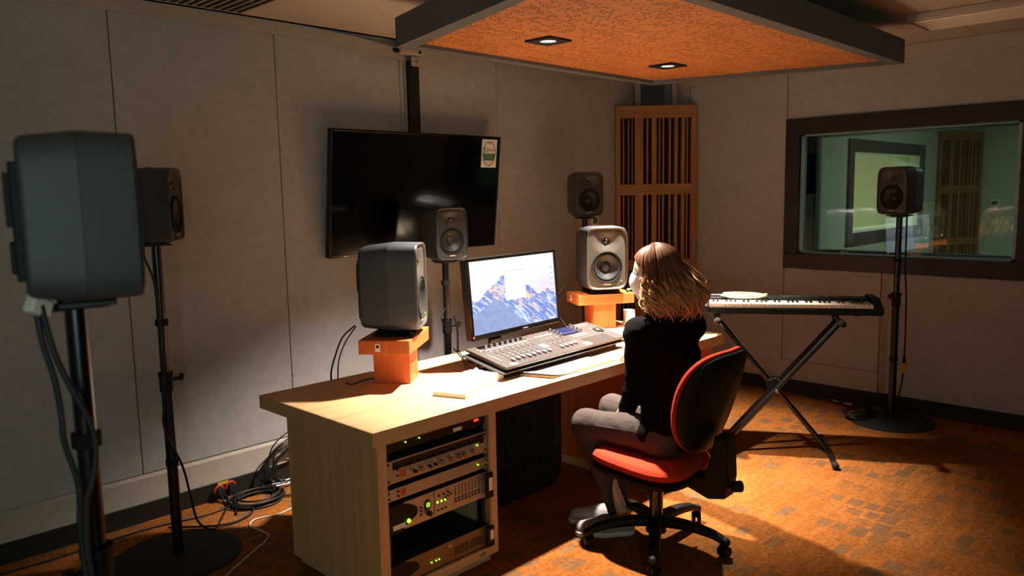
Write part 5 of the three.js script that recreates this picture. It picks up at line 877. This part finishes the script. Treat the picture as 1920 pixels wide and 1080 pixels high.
  const tail = join([cap(V3(3.10, 0.60, -1.94), V3(3.08, 0.535, -1.885), 0.12, 0.085), cap(V3(3.03, 0.60, -1.98), V3(3.0, 0.56, -2.03), 0.1, 0.085)], 0.04);
  const jacketS = (x, y, z) => { let d = smin(smin(jt(x, y, z), ja(x, y, z), 0.035), jb(x, y, z), 0.035); d = smin(d, tail(x, y, z), 0.04) + fold(x, y, z); const neckHole = cap(V3(N.x, N.y, N.z).addScaledVector(tf, 0.02), V3(N.x, N.y + 0.2, N.z).addScaledVector(tf, 0.05), 0.052, 0.07)(x, y, z); return Math.max(d, -neckHole, 0.50 - y); };
  const jacketM = P({ specularIntensity: 0.12, map: speckTex('#0d0b0c', 0.16, 90, 103, 0.3), bumpMap: noiseBump(70, 104, 0.25), bumpScale: 0.0015, roughness: 0.92 });
  const jacket = obj('jacket', mv(surfaceNets(jacketS, [2.76, 0.48, -2.5], [3.56, 1.2, -1.72], 0.0095)), jacketM, person);
  const collar = []; for (let i = 0; i <= 20; i++) { const t = lerp(-2.4, 2.4, i / 20); collar.push(local(at(N, tf, tl, 0.012 - 0.058 * Math.cos(t), 0.06 * Math.sin(t), 0.022 - 0.02 * Math.abs(t) / 2.4))); }
  obj('collar', tube(collar, 0.014, 40, 8), jacketM, jacket);
  // --- shoes
  function shoe(toe, heel, label) {
    const d = toe.clone().sub(heel), L = d.length(); d.normalize(); const s = V3(d.z, 0, -d.x), q = (a, b, c) => heel.clone().addScaledVector(d, a).addScaledVector(s, b).add(V3(0, c, 0));
    const up = join([cap(q(0.04, 0, 0.05), q(0.06, 0, 0.075), 0.038, 0.042), cap(q(0.05, 0, 0.048), q(0.15, 0.004, 0.05), 0.038, 0.042), cap(q(0.15, 0.004, 0.048), q(L - 0.045, 0.0, 0.038), 0.043, 0.036), cap(q(0.05, 0, 0.07), q(0.16, 0, 0.065), 0.034, 0.026)], 0.03);
    const open = cap(q(0.045, 0, 0.12), q(0.1, 0, 0.125), 0.036, 0.03);
    const upper = (x, y, z) => Math.max(up(x, y, z), -open(x, y, z), 0.022 - y);
    const sole = join([cap(q(0.04, 0, 0.02), q(0.15, 0.004, 0.02), 0.041, 0.046), cap(q(0.15, 0.004, 0.02), q(L - 0.046, 0, 0.02), 0.046, 0.043)], 0.02);
    const soleS = (x, y, z) => Math.max(sole(x, y, z), y - 0.028, 0.001 - y);
    const m = V3((toe.x + heel.x) / 2, 0.07, (toe.z + heel.z) / 2), lo = [m.x - 0.22, -0.008, m.z - 0.22], hi = [m.x + 0.22, 0.15, m.z + 0.22];
    const grey = S({ map: speckTex('#8d878a', 0.08, 90, 105, 0.15), bumpMap: weave, bumpScale: 0.001, roughness: 0.8 });
    const k = obj('shoe', mv(surfaceNets(upper, lo, hi, 0.0055)), grey, person); k.userData.label = label;
    obj('sole', mv(surfaceNets(soleS, lo, hi, 0.0055)), S({ color: 0xc9c5c2, roughness: 0.7 }), k);
    for (let i = 0; i < 4; i++) { const a = 0.105 + i * 0.024, y = 0.098 - i * 0.008; obj('lace', tube([local(q(a, -0.03, y - 0.012)), local(q(a + 0.006, 0, y + 0.003)), local(q(a, 0.03, y - 0.012))], 0.0028, 12, 6), S({ color: 0xa9a5a4, roughness: 0.8 }), k); }
    return k;
  }
  shoe(V3(2.845, 0, -2.375), V3(3.065, 0, -2.165), 'grey shoe with its toe in the light'); shoe(V3(2.945, 0, -2.50), V3(3.14, 0, -2.245), 'grey laced shoe in the shade');
  // --- face mask
  const maskM = S({ color: 0xeceaf0, roughness: 0.85 });
  const ridgeC = new THREE.CubicBezierCurve3(h(0.1, 0, 0.014), h(0.13, 0, -0.025), h(0.122, 0, -0.07), h(0.078, 0, -0.112));
  const maskSheet = (inset) => gridGeo(28, 16, (u, v) => { const b = u * 2 - 1, k = Math.abs(b), R0 = ridgeC.getPoint(v), sd = h(lerp(0.052, 0.036, v), Math.sign(b || 1) * lerp(0.058, 0.054, v), lerp(-0.006, -0.088, v)); const p = R0.lerp(sd, k).addScaledVector(hl, Math.sign(b) * 0.055 * k * (1 - k)).addScaledVector(hf, 0.03 * k * (1 - k) - inset); return local(p).toArray(); }, false);
  const inner = maskSheet(0.003), ix = inner.index.array; for (let i = 0; i < ix.length; i += 3) { const t = ix[i]; ix[i] = ix[i + 1]; ix[i + 1] = t; } inner.computeVertexNormals();
  const mask = obj('face_mask', [maskSheet(0), inner], maskM, person);
  for (const s of [1, -1]) { const strap = [h(0.066, s * 0.056, -0.018), h(0.035, s * 0.069, 0.0), h(-0.005, s * 0.078, 0.016), h(-0.03, s * 0.078, 0.005)].map(local); obj('strap', tube(strap, 0.0028, 20, 6), maskM, mask); obj('strap', tube([h(0.056, s * 0.056, -0.06), h(0.03, s * 0.066, -0.055), h(-0.01, s * 0.076, -0.035), h(-0.03, s * 0.078, -0.005)].map(local), 0.0024, 20, 6), maskM, mask); }
  // --- hair: cap and locks, brown at the crown and blond at the ends
  const capS = (x, y, z) => { const o = join([ell(h(-0.016, 0, 0.042), hf, hl, hu, 0.112, 0.089, 0.098), ell(h(-0.05, 0, -0.03), hf, hl, hu, 0.07, 0.078, 0.11)], 0.03)(x, y, z); const dx = x - H.x, dy = y - H.y, dz = z - H.z, a = dx * hf.x + dy * hf.y + dz * hf.z, c = dx * hu.x + dy * hu.y + dz * hu.z; return Math.max(o, a - 0.05 - 0.6 * clamp(c - 0.03, 0, 0.1)); };
  const root = [0.085, 0.028, 0.010], mid = [0.16, 0.062, 0.022], tip = [0.50, 0.29, 0.12];
  const capG = mv(surfaceNets(capS, ...B(h(-0.02, 0, 0.02), 0.16), 0.0055)).toNonIndexed(); { const cc = new Float32Array(capG.attributes.position.count * 3); for (let i = 0; i < cc.length; i += 3) cc.set(root, i); capG.setAttribute('color', new THREE.BufferAttribute(cc, 3)); }
  const locks = [capG]; seed = 4242;
  const lock = (phi, th0, th1, len, rad, spread, off) => {
    const pts = [], n = 20; const wA = rr(0.01, 0.024), wF = rr(1.2, 2.4), wP = rr(0, 6.28), tw = rr(-0.02, 0.02), backness = Math.cos(phi);
    for (let i = 0; i <= n; i++) {
      const t = i / n; let p; const tt = 0.45;
      if (t <= tt) { const th = lerp(th0, th1, t / tt), k = 1 + off; p = h(-0.018 - Math.cos(phi) * Math.sin(th) * 0.106 * k, Math.sin(phi) * Math.sin(th) * 0.083 * k, 0.035 + Math.cos(th) * 0.098 * k); }
      else {
        const u = (t - tt) / (1 - tt), k = 1 + off; const b0 = h(-0.018 - Math.cos(phi) * Math.sin(th1) * 0.106 * k, Math.sin(phi) * Math.sin(th1) * 0.083 * k, 0.035 + Math.cos(th1) * 0.098 * k);
        p = b0; p.y -= len * u; const grow = spread * Math.sin(Math.min(u, 0.8) / 0.8 * Math.PI / 2) * (1 - 0.35 * smooth(0.75, 1, u)); p.addScaledVector(hf, -Math.max(0, backness) * grow - 0.012 * u).addScaledVector(hl, Math.sin(phi) * grow * 0.45 + tw * u);
        const w = wA * Math.sin(u * Math.PI * 2 * wF + wP) * smooth(0.1, 0.5, u); p.addScaledVector(hl, w).addScaledVector(hf, wA * Math.cos(u * Math.PI * 2 * wF + wP) * smooth(0.2, 0.7, u));
      }
      pts.push(local(p));
    }
    const g = new THREE.TubeGeometry(new THREE.CatmullRomCurve3(pts), 34, 1, 6, false), P0 = g.attributes.position, cc = new Float32Array(P0.count * 3), crv = g.parameters.path, ctr = V3(0, 0, 0), jit = rr(0.75, 1.3), jt2 = rr(-0.1, 0.1);
    for (let i = 0; i < P0.count; i++) { const t = Math.floor(i / 7) / 34; crv.getPointAt(t, ctr); const r = rad * (0.55 + 0.45 * smooth(0, 0.25, t)) * (1 - 0.85 * Math.pow(t, 3.2)); P0.setXYZ(i, ctr.x + (P0.getX(i) - ctr.x) * r, ctr.y + (P0.getY(i) - ctr.y) * r, ctr.z + (P0.getZ(i) - ctr.z) * r); const q = clamp(t + jt2); const c = q < 0.5 ? mix3(root, mid, q / 0.5) : mix3(mid, tip, smooth(0.5, 0.82, q)); cc.set(c.map((k) => k * jit), i * 3); }
    g.computeVertexNormals(); g.setAttribute('color', new THREE.BufferAttribute(cc, 3)); locks.push(g);
  };
  for (let i = 0; i < 330; i++) { const phi = rr(-1.75, 1.75), bk = Math.max(0, Math.cos(phi)); lock(phi, rr(0.05, 0.55), rr(1.45, 1.75), rr(0.19, 0.262) - 0.02 * (1 - bk), rr(0.0045, 0.0085), rr(0.03, 0.12) * (0.3 + 0.7 * bk), rr(0.0, 0.1)); }
  for (let i = 0; i < 170; i++) { const phi = rr(-2.1, 2.1), bk = Math.max(0, Math.cos(phi)); lock(phi, rr(0.0, 0.12), rr(1.4, 1.7), rr(0.17, 0.25) - 0.02 * (1 - bk), rr(0.0035, 0.006), rr(0.03, 0.13) * (0.3 + 0.7 * bk), rr(0.05, 0.12)); }
  for (let i = 0; i < 90; i++) { const s = i % 2 ? 1 : -1; lock(s * rr(1.7, 2.2), rr(0.1, 0.5), rr(1.3, 1.55), rr(0.18, 0.235), rr(0.004, 0.0065), rr(0, 0.02), rr(0.03, 0.09)); }
  const hairG = mergeGeometries(locks.map((g) => { const q = g.index ? g.toNonIndexed() : g; for (const k of Object.keys(q.attributes)) if (!['position', 'normal', 'color'].includes(k)) q.deleteAttribute(k); return q; })); boxUV(hairG); hairG.userData.ready = true;
  obj('hair', hairG, P({ vertexColors: true, roughness: 0.5, specularIntensity: 0.6 }), person).userData.label = 'long wavy brown hair with blond ends';
}
renderer.render(scene, camera);
